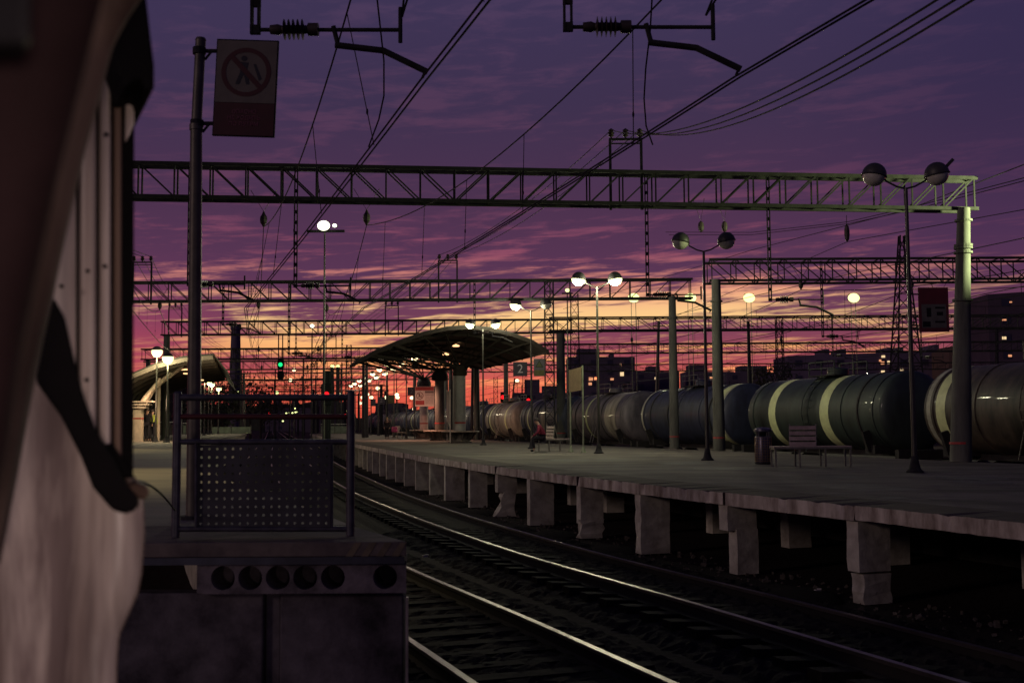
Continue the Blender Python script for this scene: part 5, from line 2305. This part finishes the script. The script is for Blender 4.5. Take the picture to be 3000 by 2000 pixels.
tag(o, 'magenta bag resting on the far small bench', 'bag')


# ------------------------------------------------------------------ left shelter
sh_ = empty('platform_shelter', (0, 0, 0))
tag(sh_, 'curved ribbed shelter on the left platform, between the carriage and the railing', 'shelter')
YL0, YL1 = 58.0, 90.0
prof = [(330, 1310), (345, 1255), (362, 1205), (385, 1165), (415, 1130), (455, 1098), (500, 1070), (560, 1050), (620, 1040), (668, 1092)]
# arched section in the plane Y=YL0 ; the roof is swept along the platform
sec = [PX(x, y, YL0 + 4) for x, y in [(300, 1330), (305, 1180), (330, 1130), (390, 1092), (460, 1062), (550, 1044), (630, 1040)]]
zc_ = PX(630, 1040, 62).z
# roof sheet: section in XZ: rises from the back wall at left, overhangs to the right
cs = [(-21.8, 3.3), (-21.2, 4.2), (-20.2, 5.0), (-18.9, 5.6), (-17.4, 6.0), (-16.2, 6.12), (-15.2, 5.15)]
sec = []
for (px, py) in ((250, 1300), (290, 1200), (330, 1130), (390, 1095), (460, 1066), (540, 1047), (625, 1040), (668, 1093)):
    sec.append(PX(px, py, 60))
vs = []
rows = 10
n = len(sec)
dirv = Vector((-.232, 1, 0))
for j in range(rows + 1):
    for p in sec:
        vs.append(p + dirv * (j * 2.9))
fs = [(j * n + k, j * n + k + 1, (j + 1) * n + k + 1, (j + 1) * n + k) for j in range(rows) for k in range(n - 1)]
o_ = len(vs)
vs += [v + Vector((.0, 0, .09)) for v in vs]
fs += [tuple(i + o_ for i in f) for f in fs]
for k in range(n - 1):
    fs += [(k, k + 1, k + 1 + o_, k + o_)]
for j in range(rows):
    a = j * n + n - 1
    fs += [(a, a + n, a + n + o_, a + o_)]
mb = MB()
mb.add(vs, fs)
mb.build('roof', mat('shelter_roof', (.04, .034, .03), .7, 0, .3, 3, .2), sh_)
for j in range(0, rows + 1):
    mb = MB()
    pts = [p + dirv * (j * 2.9) - Vector((0, 0, .12)) for p in sec[:-1]]
    for a, b_ in zip(pts, pts[1:]):
        mb.bar(a, b_, .10, .22)
    mb.build('rib', mat('pale_shelter_rib', (.20, .16, .13), .6, 0, .15, 4), sh_)
M_shc = mat('pale_shelter_column', (.55, .43, .34), .7, 0, .15, 4)
for (px, Yd, w, top) in ((404, 61.5, .45, 1200), (463, 64, .2, 1168)):
    c = PX(px, 1284, Yd)
    zt3 = PX(px, top, Yd).z
    mb = MB()
    if w > .3:
        mb.box((c.x, Yd, (ZL + zt3) / 2), (w, w, zt3 - ZL))
    else:
        mb.tube([(c.x, Yd, ZL), (c.x, Yd, zt3 + 1.2)], w / 2, 12)
    co = mb.build('column', M_shc, sh_, smooth=w < .3)
    if w > .3:
        mb = MB()
        mb.box((c.x, Yd, ZL + 1.25), (w + .02, w + .02, .07))
        mb.build('red_band', M_red, co)
        for k in range(3):
            mb = MB()
            mb.box((c.x + .1 + k * .08, Yd, zt3 + .12 + k * .16), (w + .3 + k * .18, w + .2, .08))
            mb.build('capital', M_shc, co)
# curved bracket arms from the column up to the roof
c = PX(404, 1200, 61.5)
for k in range(3):
    mb = MB()
    b_ = PX((470, 500, 535)[k], (1110, 1092, 1075)[k], 62 + k)
    m_ = PX((425, 440, 455)[k], (1165, 1148, 1132)[k], 61.8 + k * .5)
    mb.tube([c + Vector((0, .2 * k, 0)), m_, b_], [.16, .13, .09], 8)
    mb.build('bracket_arm', M_shc, sh_, smooth=True)
for (px, py) in ((540, 1082), (551, 1094), (583, 1113)):
    c = PX(px, py, 66)
    mb = MB()
    mb.box(c, (.45, .4, .06))
    mb.build('ceiling_lamp', M_under, sh_)
point(PX(470, 1130, 61), 300, col=(1, .66, .4), r=.3, spot=150, aim=PX(465, 1290, 61))
point(PX(440, 1180, 58.0), 120, col=(1, .66, .4), r=.3)


# low walls / railings at the far platform ends
def far_fence(label, x0, x1, yb, yt, Yd, zb_, m, rail=True):
    a, b_ = PX(x0, yb, Yd), PX(x1, yb, Yd)
    zt_ = PX((x0 + x1) / 2, yt, Yd).z
    r_ = empty('low_fence', (a.x, Yd, zb_))
    tag(r_, label, 'fence')
    L_ = b_.x - a.x
    h_ = zt_ - zb_
    mb = MB()
    mb.box((L_ / 2, 0, h_ * .42), (L_ - .1, .06, h_ * .76))
    mb.build('panel', m, r_)
    for t in (0, .5, 1):
        mb = MB()
        mb.box((L_ * t, 0, h_ / 2), (.09, .09, h_))
        mb.build('post', M_pole, r_)
    if rail:
        mb = MB()
        mb.box((L_ / 2, 0, h_), (L_ + .1, .08, .07))
        mb.build('top_rail', mat('pale_rail', (.4, .42, .38), .5), r_)
    return r_


M_gf = mat('green_grey_panel', (.12, .15, .11), .8, 0, .3, 2)
far_fence('green grey panelled fence with a white top rail at the far platform end', 940, 1022, 1268, 1242, 154.5, ZP, M_gf)
far_fence('pale low fence at the far end of the left platform, left part', 535, 556, 1278, 1239, 116, ZL, M_gf)
far_fence('long dim low fence behind the left platform end', 620, 735, 1270, 1245, 119.5, ZL, M_gf, False)
far_fence('dark board fence behind the left shelter, between its column and the railing', 462, 530, 1280, 1236, 100, ZL, mat('dark_fence', (.06, .055, .05), .9, 0, .3, 2))

# ------------------------------------------------------------------ signals
M_sig = mat('signal_black', (.012, .014, .014), .7, 0, 0)


def signal_head(root, c, w, h, m, cy=0):
    mb = MB()
    pts = []
    for k in range(20):
        a = 2 * math.pi * k / 20
        sx_, sz_ = math.cos(a), math.sin(a)
        pts.append(Vector((c.x + w / 2 * (abs(sx_) ** .6) * (1 if sx_ > 0 else -1), c.y, c.z + h / 2 * (abs(sz_) ** .7) * (1 if sz_ > 0 else -1))))
    mb.prism(pts, (0, .12, 0))
    hd_ = mb.build('backboard', M_sig, root)
    if m:
        mb = MB()
        mb.ball((c.x, c.y - .06, c.z - .05), .17, 14, sc=(1, .5, 1))
        mb.build('lens', m, hd_, smooth=True)
        mb = MB()
        mb.lathe([(.2, 0), (.2, .3)], (c.x, c.y, c.z - .02), 14, M=Matrix.Rotation(R(90), 3, 'X'), a0=0, a1=math.pi)
        mb.build('hood', M_sig, hd_)


Yg = 93.5
sg = empty('railway_signal', (0, 0, 0))
tag(sg, 'hanging signal showing green over a dark lower head, below the gantries', 'signal')
signal_head(sg, PX(822, 1066, Yg), .58, .95, M_green)
signal_head(sg, PX(822, 1098, Yg), .58, .72, None)
mb = MB()
a = PX(822, 1020, Yg)
mb.bar(PX(816, 1115, Yg + .3), PX(816, 1000, Yg + .3) + Vector((0, 0, .6)), .08)
mb.bar(PX(828, 1115, Yg + .3), PX(828, 1000, Yg + .3) + Vector((0, 0, .6)), .08)
mb.build('hanger', M_iron, sg)
for (px, py, Yd, lab) in ((957, 1155, 56, 'signal with a red light on the dark mast beside the railing top'), (1473, 1163, 118, 'signal showing red beyond the tank wagons, below the 2 sign'), (1548, 1172, 128, 'small red signal light beside the pole carrying the 2 sign'),
                          (790, 1210, 300, 'tiny red signal left of centre over the far tracks'), (1000, 1218, 240, 'tiny red signal by the right railing post'), (1012, 1216, 175, 'faint red signal beyond the right railing post')):
    c = PX(px, py, Yd)
    sg = empty('railway_signal', (c.x, Yd, 0))
    tag(sg, lab, 'signal', 'red signals')
    k = Yd / 70
    mb = MB()
    mb.tube([(0, .15, -.24), (0, .15, c.z + .3)], .07, 8)
    mb.build('post', M_sig, sg)
    mb = MB()
    mb.box((0, .05, c.z), (.5, .14, 1.1 if Yd < 200 else .8))
    hd_ = mb.build('backboard', M_sig, sg, bevel=.05)
    mb = MB()
    mb.ball((0, -.06, c.z), .13 if Yd < 60 else .2 if Yd < 200 else .35, 12, sc=(1, .4, 1))
    mb.build('lens', M_redl, hd_, smooth=True)
# rectangular dark signal body on starburst mast
# ------------------------------------------------------------------ floodlight masts


def flood(label, px, py, Yd, m, n=1, twin=False, e=0, size=.5, pole=.09, col=LAMP_COL, zb_=-.24, dxs=(0,)):
    c = PX(px, py, Yd)
    f_ = empty('floodlight_mast', (c.x, Yd, zb_))
    tag(f_, label, 'floodlight', 'floodlight masts about the yard')
    hz_ = c.z - zb_
    for dx in ((-.22, .22) if twin else (0,)):
        mb = MB()
        mb.tube([(dx, .1, 0), (dx, .1, hz_ - .1)], [pole, pole * .55], 8)
        mb.build('mast', M_pole, f_, smooth=True)
    mb = MB()
    mb.bar((-.6 if len(dxs) > 1 else -.3, .1, hz_ - .15), ((dxs[-1] + .3), .1, hz_ - .15), .08)
    mb.build('crossbar', M_iron, f_)
    for k, dx in enumerate(dxs):
        s_ = size if k == 0 else size * .35
        hb_ = MB()
        hb_.box((dx, .02, hz_ + s_ * .05), (s_ * .8, .2, s_ * .6), M=Matrix.Rotation(R(12), 3, 'X'))
        ho = hb_.build('floodlight', M_iron, f_)
        l_ = MB()
        l_.ball((dx, -.13, hz_), s_ * .5, 16, sc=(1.0, .35, .8))
        l_.build('lens', m, ho, smooth=True)
    if e:
        point((c.x, Yd - .6, c.z - .3), e, col=col, r=.4, spot=165, aim=(c.x, Yd - 8, c.z - 9))
    return f_


flood('tall mast with a dazzling white floodlight and a small second lamp, left of centre', 950, 663, 37.6, M_floodw, size=.42, e=500, col=(1, 1, .7), pole=.05, dxs=(0, .37))
for px, lab in ((1856, 'first of the four yard floodlights from the left'), (2022, 'second of the four yard floodlights from the left'), (2194, 'third of the four yard floodlights from the left'), (2500, 'rightmost of the four yard floodlights')):
    flood('twin-legged mast, ' + lab, px, 873, 110, M_flood, twin=True, size=1.15, e=3500, pole=.05)
flood('far mast with a small white floodlight above the pale cloud', 915, 955, 120, M_floodw, size=.45, pole=.05)
for i, (px, py, Yd, lab) in enumerate(((1107, 1137, 140, 'round far yard lamp left of the number 2 signs'), (1163, 1156, 150, 'upper of two round far yard lamps left of the notice board'), (1165, 1164, 160, 'lower of two round far yard lamps left of the notice board'),
                                      (1207, 1165, 160, 'far yard lamp just left of the red header'), (1515, 1115, 150, 'yard lamp below the 2 sign beside the slanting mast'), (862, 1083, 130, 'yard lamp right of the green signal'), (851, 1113, 150, 'yard lamp below right of the green signal'),
                                      (1076, 1155, 165, 'left of the two low lamps by the paired posts'), (1088, 1164, 170, 'right of the two low lamps by the paired posts'), (1132, 1164, 170, 'low far lamp before the distant shed'),
                                      (1063, 1164, 200, 'low far lamp left of the paired posts'), (811, 1150, 260, 'tiny white lamp above the railing bar'), (998, 1155, 240, 'tiny lamp near the right railing corner'), (1055, 1180, 260, 'tiny lamp right of the railing post'),
                                      (1110, 1200, 250, 'tiny lamp above the far tank wagons'), (1183, 1201, 240, 'bright lamp pair beyond the far tank wagons'), (1214, 1198, 235, 'bright lamp beside the rosy column board'), (701, 1150, 200, 'small white lamp right of the chimney'),
                                      (1662, 851, 62, 'small white lamp on the lattice tower right of the canopy'), (974, 1073, 160, 'left of two small lamps on the paired far masts'), (990, 1073, 160, 'right of two small lamps on the paired far masts'))):
    s_ = .55 * Yd / 150 if Yd > 100 else .25
    flood(lab, px, py, Yd, M_glowf if i not in (11, 17, 18, 19, 20) else M_flood, size=s_, pole=.06)
for i, (px, py) in enumerate(((839, 1210), (849, 1209), (857, 1209), (866, 1207), (872, 1206), (864, 1196), (732, 1208), (829, 1233), (1016, 1203))):
    flood(['far white lamp, first in the row over the tracks', 'far white lamp, second in the row over the tracks', 'far white lamp, third in the row over the tracks', 'far white lamp, fourth in the row over the tracks', 'far white lamp, last in the row over the tracks',
           'single far lamp above the row of white lamps', 'far white lamp left of the red signal, between railing bars', 'yellowish far lamp just below the red bar', 'far lamp beside the right railing post'][i], px, py, 330, M_flood, size=.55, pole=.05)
# assumed off-frame mast, added to light the column head and the wagon tops
assumed_mast = flood('assumed unseen floodlight mast beyond the nearest pale column, outside the right edge', 3210, 520, 30.4, M_flood, size=.5, e=0)
point((16.2, 29.6, 7.6), 6500, col=(.86, 1, .46), r=.15, spot=66, aim=(12.4, 31.1, 7.9))  # added spot for the assumed mast, brightening the column head and beam end

# ------------------------------------------------------------------ lattice towers and loose poles


def lattice(label, x, y, z0, z1, w0, w1, n=12, th=.06, m=M_iron):
    t = empty('lattice_tower', (x, y, z0))
    tag(t, label, 'lattice tower', 'lattice towers')
    mb, br = MB(), MB()
    H = z1 - z0
    cs_ = [(-1, -1), (1, -1), (1, 1), (-1, 1)]
    lv = []
    for k in range(n + 1):
        u = k / n
        w = (w0 + (w1 - w0) * u) / 2
        lv.append([Vector((a * w, b * w, H * u)) for a, b in cs_])
    for q in range(4):
        mb.bar(lv[0][q], lv[n][q], th)
    for k in range(n):
        for q in range(4):
            q2 = (q + 1) % 4
            br.bar(lv[k][q], lv[k][q2], th * .5)
            br.bar(lv[k][q], lv[k + 1][q2], th * .55)
    mb.build('legs', m, t)
    br.build('lattice_bracing', m, t)


lattice('slim lattice tower right of the canopy, behind the warning sign', PX(1622, 1200, 60).x, 66, ZP, PX(1622, 820, 66).z, .55, .5, 14, .07)
lattice('pale lattice tower between the dark column and the lit lamps', PX(1685, 1100, 95).x, 95, 0, PX(1685, 860, 95).z, .9, .6, 14)
lattice('tapering lattice tower behind the nearest lamp post', PX(2655, 1100, 140).x, 140, 0, PX(2655, 690, 140).z, 4.2, .6, 14, .16)
lattice('stubby lattice tower left of the long apartment block', PX(2286, 1100, 130).x, 130, 0, PX(2286, 935, 130).z, .9, .7, 14, .09)
lattice('small lattice tower behind the 2 sign against the glow', PX(1536, 1100, 260).x, 260, 0, PX(1536, 1100, 260).z, 1.0, .8, 12, .1)
lattice('small lattice tower left of the 2 sign against the glow', PX(1452, 1100, 240).x, 240, 0, PX(1452, 1105, 240).z, 1.0, .8, 12, .1)
lattice('far lattice tower left of the canopy', PX(1022, 1100, 210).x, 210, 0, PX(1022, 1010, 210).z, 1.4, .8, 14, .1)
for (x0, y0, x1, y1, Yd, r_, lab) in ((1484, 1205, 1508, 1108, 110, .10, 'slanting dark mast below the 2 sign'), (1917, 1150, 1930, 940, 90, .16, 'slightly slanting dark pole between the lit lamps and the pale columns'),
                                      (1065, 1250, 1065, 1060, 100, .17, 'left dark post of the pair left of the canopy columns'), (1075, 1250, 1074, 1061, 103, .17, 'right dark post of the pair left of the canopy columns'),
                                      (1322, 1255, 1322, 1060, 96, .14, 'thin dark pole between the dark and grey canopy columns'), (1381, 1255, 1385, 1060, 90, .14, 'dark pole just right of the grey canopy column'), (1398, 1285, 1396, 1062, 82, .27, 'pale round pole right of the grey canopy column'),
                                      (2199, 1150, 2192, 940, 95, .17, 'dark pole under the third yard floodlight'), (974, 1230, 973, 1075, 160, .35, 'left post of the paired far masts'), (990, 1230, 990, 1075, 160, .35, 'right post of the paired far masts'),
                                      (912, 1240, 914, 975, 118, .07, 'thin far pole left of the dazzling mast'), (918, 1235, 918, 1140, 170, .25, 'short far post left of the dark mast'), (945, 1235, 945, 1125, 165, .28, 'far post just left of the dark mast'),
                                      (707, 1240, 706, 1085, 125, .16, 'dark post right of the chimney'), (716, 1250, 714, 1092, 130, .2, 'pale post right of the chimney'), (2915, 1130, 2920, 960, 120, .22, 'dark mast against the right apartment tower')):
    mb = MB()
    a, b_ = PX(x0, y0, Yd), PX(x1, y1, Yd)
    a.z = max(-.24, a.z - 2) if a.z > 0 else -.24
    a.z = -.24
    base = Vector((a.x, a.y, a.z))
    mb.tube([base - base, b_ - base], [r_, r_ * .75], 10)
    mb.bar(b_ - base + Vector((-.5, 0, -.4)), b_ - base + Vector((.5, 0, -.4)), .08)
    o = mb.build('pole', M_pole if 'pale' in lab else M_iron, smooth=True)
    o.location = base
    tag(o, lab, 'pole', 'poles about the yard')
for k in range(34):
    Yd = random.uniform(150, 420)
    px_ = random.choice((random.uniform(770, 1060), random.uniform(770, 1300), random.uniform(1380, 2300)))
    x_ = (px_ - 1500) / 3300 * Yd
    mb = MB()
    h_ = random.uniform(8, 13) * (1 if Yd < 300 else 1.3)
    mb.tube([(0, 0, 0), (0, 0, h_)], [.16, .10], 6)
    for q in range(random.choice((1, 2, 3))):
        zz = h_ - .4 - q * 1.3
        mb.bar((-random.uniform(.6, 2.6), 0, zz), (random.uniform(.6, 2.6), 0, zz), .10)
    mb.bar((0, 0, h_ - 2.4), (random.choice((-1, 1)) * 2.0, 0, h_ - .5), .07)
    o = mb.build('distant_pole', M_iron)
    o.location = (x_, Yd, -.24)
    tag(o, 'thin distant pole with crossarms standing small against the red glow', 'pole', 'thin distant poles against the glow')
# thick black lower mast of the dark signal left of centre
mb = MB()
c = PX(957, 1200, 57)
mb.tube([(0, 0, 0), (0, 0, PX(957, 1085, 57).z + .24)], .17, 10)
o = mb.build('signal_mast', M_sig)
o.location = (c.x, 57.3, -.24)
tag(o, 'thick black mast behind the right half of the railing, below the dazzling light', 'mast')

# ------------------------------------------------------------------ buildings
M_bld = mat('dusk_block_wall', (.11, .085, .12), .9, 0, .2, .05)
M_bld2 = mat('brown_block_wall', (.16, .10, .085), .9, 0, .2, .05)
M_win = mat('dark_pane', (.04, .035, .06), .3, 0, 0)


def building(label, px0, px1, pyt, Yd, lits=(), steps=(), m=M_bld, fl=3.0, depth=14, pyt2=None, cat='building'):
    a, b_ = PX(px0, pyt, Yd), PX(px1, pyt if pyt2 is None else pyt2, Yd)
    r_ = empty('apartment_block', (a.x, Yd, -.24))
    tag(r_, label, cat, 'buildings on the skyline')
    w = b_.x - a.x
    H = a.z + .24
    mb = MB()
    H2 = b_.z + .24
    mb.prism([Vector((0, 0, 0)), Vector((w, 0, 0)), Vector((w, 0, H2)), Vector((0, 0, H))], (0, depth, 0))
    mb.build('wall', m, r_)
    for (u0, u1, dh) in steps:
        q = MB()
        hh = H + (H2 - H) * (u0 + u1) / 2
        q.box((w * (u0 + u1) / 2, depth / 2, hh + dh / 2 - .2), (w * (u1 - u0), depth * .6, dh + .4))
        q.build('roof_house', m, r_)
    # windows
    nf = max(1, min(8, int(H / fl)))
    nc = max(2, min(9, int(w / 4.5)))
    wp = None
    cnt = 0
    for i in range(nf):
        for j in range(nc):
            q = (w * (j + .5) / nc, -.05, min(H, H2) * (i + .62) / nf - .3)
            if cnt == 0:
                k = MB()
                k.box((0, 0, 0), (1.5, .14, 1.3))
                wp = k.build('window', M_win, r_)
                o2 = wp
            else:
                o2 = wp.copy()
                COL.objects.link(o2)
                o2.parent = r_
            o2.location = q
            cnt += 1
    for (px, py, ww, hh, mm) in lits:
        c = PX(px, py, Yd)
        k = MB()
        k.box((c.x - a.x, -.16, c.z + .24), (ww * .6, .1, hh * .55))
        k.build('lit_window', mm, r_)


building('dark stepped block right of the dark square column, some windows lit', 1665, 1860, 1045, 330, [(1731, 1110, 2.0, 1.8, M_warm), (1745, 1109, 1.4, 1.6, M_warm), (1729, 1124, 1.6, 1.4, M_warm), (1822, 1095, 1.8, 2.2, M_warm2), (1745, 1108, 1, 1, M_warm), (1793, 1110, 1.6, 1.2, M_warm), (1818, 1068, 1, 1, M_warm)],
         [(.15, .48, 2.6), (.65, .7, 1.2)])
building('low dark block between the stepped block and the slanting pole', 1855, 1990, 1088, 360, [(1922, 1108, 1.6, 1.4, M_warm2)], [(.35, .6, 1.8)])
building('low dark block beyond the second pale column', 2010, 2150, 1088, 380, [(2085, 1106, 2.2, 1.0, M_warm)], [(.1, .45, 2.4)])
building('dark terraced block right of the greenish column', 2130, 2306, 1090, 360, (), [(.25, .7, 2.2)])
building('long pale purple apartment block with lit windows at right', 2308, 2800, 1042, 250, [(2587, 1044, 1.3, .9, M_warm2), (2585, 1063, 1.3, 1.2, M_warm), (2604, 1061, 1.2, 1.2, M_warm2), (2586, 1088, 1.3, .8, M_warm2), (2641, 1083, 1.2, .9, M_warm2), (2578, 1056, .8, .8, M_warm)],
         [(.24, .27, 1.4), (.34, .37, 1.3), (.62, .64, 1.3), (.69, .715, 1.3), (.9, .93, 1.6)], mat('violet_block_wall', (.14, .10, .16), .9, 0, .2, .08), pyt2=1026)
building('lower block peeking between the pale column and the right tower', 2780, 2900, 1025, 240, [(2842, 1065, 1.6, .4, M_warm), (2840, 1056, 1.2, .3, M_warm)], [(.2, .5, 1.0)], M_bld2)
building('tall apartment tower at the right edge with four lit windows', 2893, 3100, 862, 200, [(2941, 937, 1.2, .5, M_warm), (2941, 990, 1.2, .9, M_warm2), (2958, 1042, 1.0, .7, M_warm), (2960, 885, .7, .4, M_warm)], (), mat('tower_wall', (.10, .07, .10), .9, 0, .2, .08), pyt2=848)
building('dark block low on the horizon behind the 2 sign', 1503, 1660, 1150, 420, [(1514, 1169, 2, 2, M_warm)], [(.22, .5, 5), (.55, .95, 2.6)])
building('pitched dark shed beyond the far tank wagons, left of the notice board', 1100, 1178, 1180, 230, (), (), mat('shed_wall', (.10, .09, .10), .9, 0, .2, .1), cat='shed')
building('long low dark buildings along the horizon behind the railing', 770, 905, 1184, 520, [(790, 1197, 2, 1, M_warm)], [(.2, .3, 3), (.6, .68, 3)])
building('dark low station building right of the far tracks', 895, 985, 1180, 420, (), [(.3, .6, 3)])
building('dark building mass behind the left shelter', 390, 560, 1155, 260, (), [(.5, .8, 2)], mat('very_dark_wall', (.03, .025, .028), .9, 0, .2, .1))
building('low roofline at the far right of the horizon beyond the canopy', 1380, 1510, 1208, 500, (), ())
# chimney
c = PX(688, 1200, 300)
mb = MB()
Hc = PX(688, 952, 300).z + .24
mb.lathe([(1.75, 0), (1.4, Hc * .55), (1.15, Hc - 1.4), (1.35, Hc - 1.3), (1.35, Hc), (.9, Hc), (.9, Hc - 2)], n=20, mi=0)
o = mb.build('chimney', mat('chimney_brick', (.13, .10, .14), .9, 0, .2, .2), smooth=True)
o.location = (c.x, 300, -.24)
o.scale = (1.05, 1.05, 1)
tag(o, 'tall pale banded chimney right of the sign pole', 'chimney')
mb = MB()
mb.lathe([(1.42, Hc * .50), (1.30, Hc * .70)], n=20)
bnd = mb.build('chimney_band', mat('chimney_band_pale', (.22, .18, .24), .9), o)

# distant tree belt and individual trees
M_leaf = mat('dusk_foliage', (.03, .035, .02), .8, 0, .4, 2)
M_leaf2 = mat('dusk_foliage_olive', (.045, .04, .02), .8, 0, .4, 2)
M_bark = mat('bark', (.04, .03, .025), .9, 0, .3, 4)


def tree(label, x, y, h, rw, m, seed, nl=900, z0=-.24, leaf=.3):
    rnd = random.Random(seed)
    t = empty('tree', (x, y, z0))
    tag(t, label, 'tree', 'trees on the skyline')
    mb = MB()
    mb.tube([(0, 0, 0), (rnd.uniform(-.1, .1), 0, h * .4), (0, 0, h * .75)], [h * .025, h * .018, h * .006], 8)
    tips = []
    for k in range(12):
        a = rnd.uniform(0, 6.28)
        z = h * rnd.uniform(.3, .7)
        L_ = rw * rnd.uniform(.5, .95)
        e_ = Vector((math.cos(a) * L_, math.sin(a) * L_, z + h * rnd.uniform(.1, .28)))
        mb.tube([(0, 0, z), tuple(e_ * .5 + Vector((0, 0, z * .5 + .1))), tuple(e_)], [h * .01, h * .007, h * .003], 5)
        tips.append(e_)
    tips.append(Vector((0, 0, h * .95)))
    mb.build('trunk', M_bark, t)
    lb_ = MB()
    for k in range(nl):
        c = tips[rnd.randrange(len(tips))]
        d = Vector((rnd.gauss(0, 1), rnd.gauss(0, 1), rnd.gauss(0, .8))) * rw * .22
        p = c + d
        s_ = leaf * rnd.uniform(.5, 1.2)
        u = Vector((rnd.gauss(0, 1), rnd.gauss(0, 1), rnd.gauss(0, 1))).normalized()
        v = u.cross(Vector((rnd.gauss(0, 1), rnd.gauss(0, 1), rnd.gauss(0, 1)))).normalized()
        lb_.add([p + u * s_, p + v * s_ * .6, p - u * s_, p - v * s_ * .6], [(0, 1, 2, 3)])
    lb_.build('crown', m, t)


for i, (px, pyt, Yd, rw, lab) in enumerate(((655, 1125, 150, 3.2, 'leafy tree right of the left shelter, glow showing through'), (625, 1150, 140, 3, 'dark bushy tree under the four small globes'), (735, 1120, 170, 3.6, 'leafy tree just right of the chimney'), (590, 1165, 150, 3, 'dark tree behind the sign pole'),
                                            (2235, 1085, 200, 2.6, 'small bare-topped tree left of the long apartment block'), (2275, 1065, 210, 3.0, 'taller leafy tree left of the long apartment block'), (545, 1165, 170, 3.2, 'dark tree behind the left railing post'), (412, 1105, 120, 2.4, 'dark tree above the shelter roof beside the carriage'),
                                            (765, 1165, 200, 3.4, 'dark tree left of the far low buildings'), (1830, 1122, 320, 4, 'small tree before the low dark blocks'))):
    c = PX(px, pyt, Yd)
    tree(lab, c.x, Yd, c.z + .24, rw, M_leaf if i % 2 else M_leaf2, 100 + i, 700 if i != 10 else 120, leaf=.3 if i != 10 else .05)
# footbridge far ahead
fb = empty('footbridge', (0, 0, 0))
tag(fb, 'distant dark footbridge crossing above the far tracks', 'bridge')
a, b_ = PX(770, 1190, 400), PX(930, 1186, 400)
mb = MB()
mb.box(((a.x + b_.x) / 2, 400, a.z), (b_.x - a.x, 2.5, 1.2))
mb.build('deck', M_iron, fb)
mb = MB()
mb.box((a.x, 400, a.z / 2), (1.2, 2, a.z))
mb.build('pier', M_iron, fb)
mb = MB()
mb.box((b_.x, 400, a.z / 2), (1.2, 2, a.z))
mb.build('pier', M_iron, fb)
# distant train head on the far tracks
c = PX(826, 1262, 200)
tn = empty('distant_train', (0, 0, 0))
# small pale service building between tracks
mb = MB()

COL.objects.unlink(tn)
bpy.data.objects.remove(tn)

# far strip of dark vegetation on the horizon
mb = MB()
rnd = random.Random(3)
vs = []
n = 260
for k in range(n + 1):
    x = -420 + k * 900 / n
    hgt = (13 + 3 * rnd.random() + 1.5 * math.sin(k * .23)) if x < -88 else (5 + 3 * rnd.random())
    vs += [(x, 620 + 20 * math.sin(k * .1), -.3), (x, 620 + 20 * math.sin(k * .1), hgt), (x, 640 + 20 * math.sin(k * .1), -.3), (x, 640 + 20 * math.sin(k * .1), hgt * .8)]
fs = []
for k in range(n):
    a = k * 4
    b2 = a + 4
    fs += [(a, b2, b2 + 1, a + 1), (a + 1, b2 + 1, b2 + 3, a + 3), (a + 2, a + 3, b2 + 3, b2 + 2)]
mb.add(vs, fs)
tag(mb.build('distant_wood', M_leaf), 'far dark wood reading as one band along the horizon', 'wood', kind='stuff')

# ------------------------------------------------------------------ render settings
S.view_settings.view_transform = 'Standard'
S.view_settings.look = 'None'
S.view_settings.exposure = 0
S.view_settings.gamma = 1
S.cycles.use_denoising = True
try:
    S.cycles.denoiser = 'OPENIMAGEDENOISE'
except Exception:
    pass
S.cycles.max_bounces = 4
S.cycles.diffuse_bounces = 2
S.cycles.glossy_bounces = 2
S.cycles.sample_clamp_indirect = 4
S.cycles.caustics_reflective = False
S.cycles.caustics_refractive = False
S.render.film_transparent = False
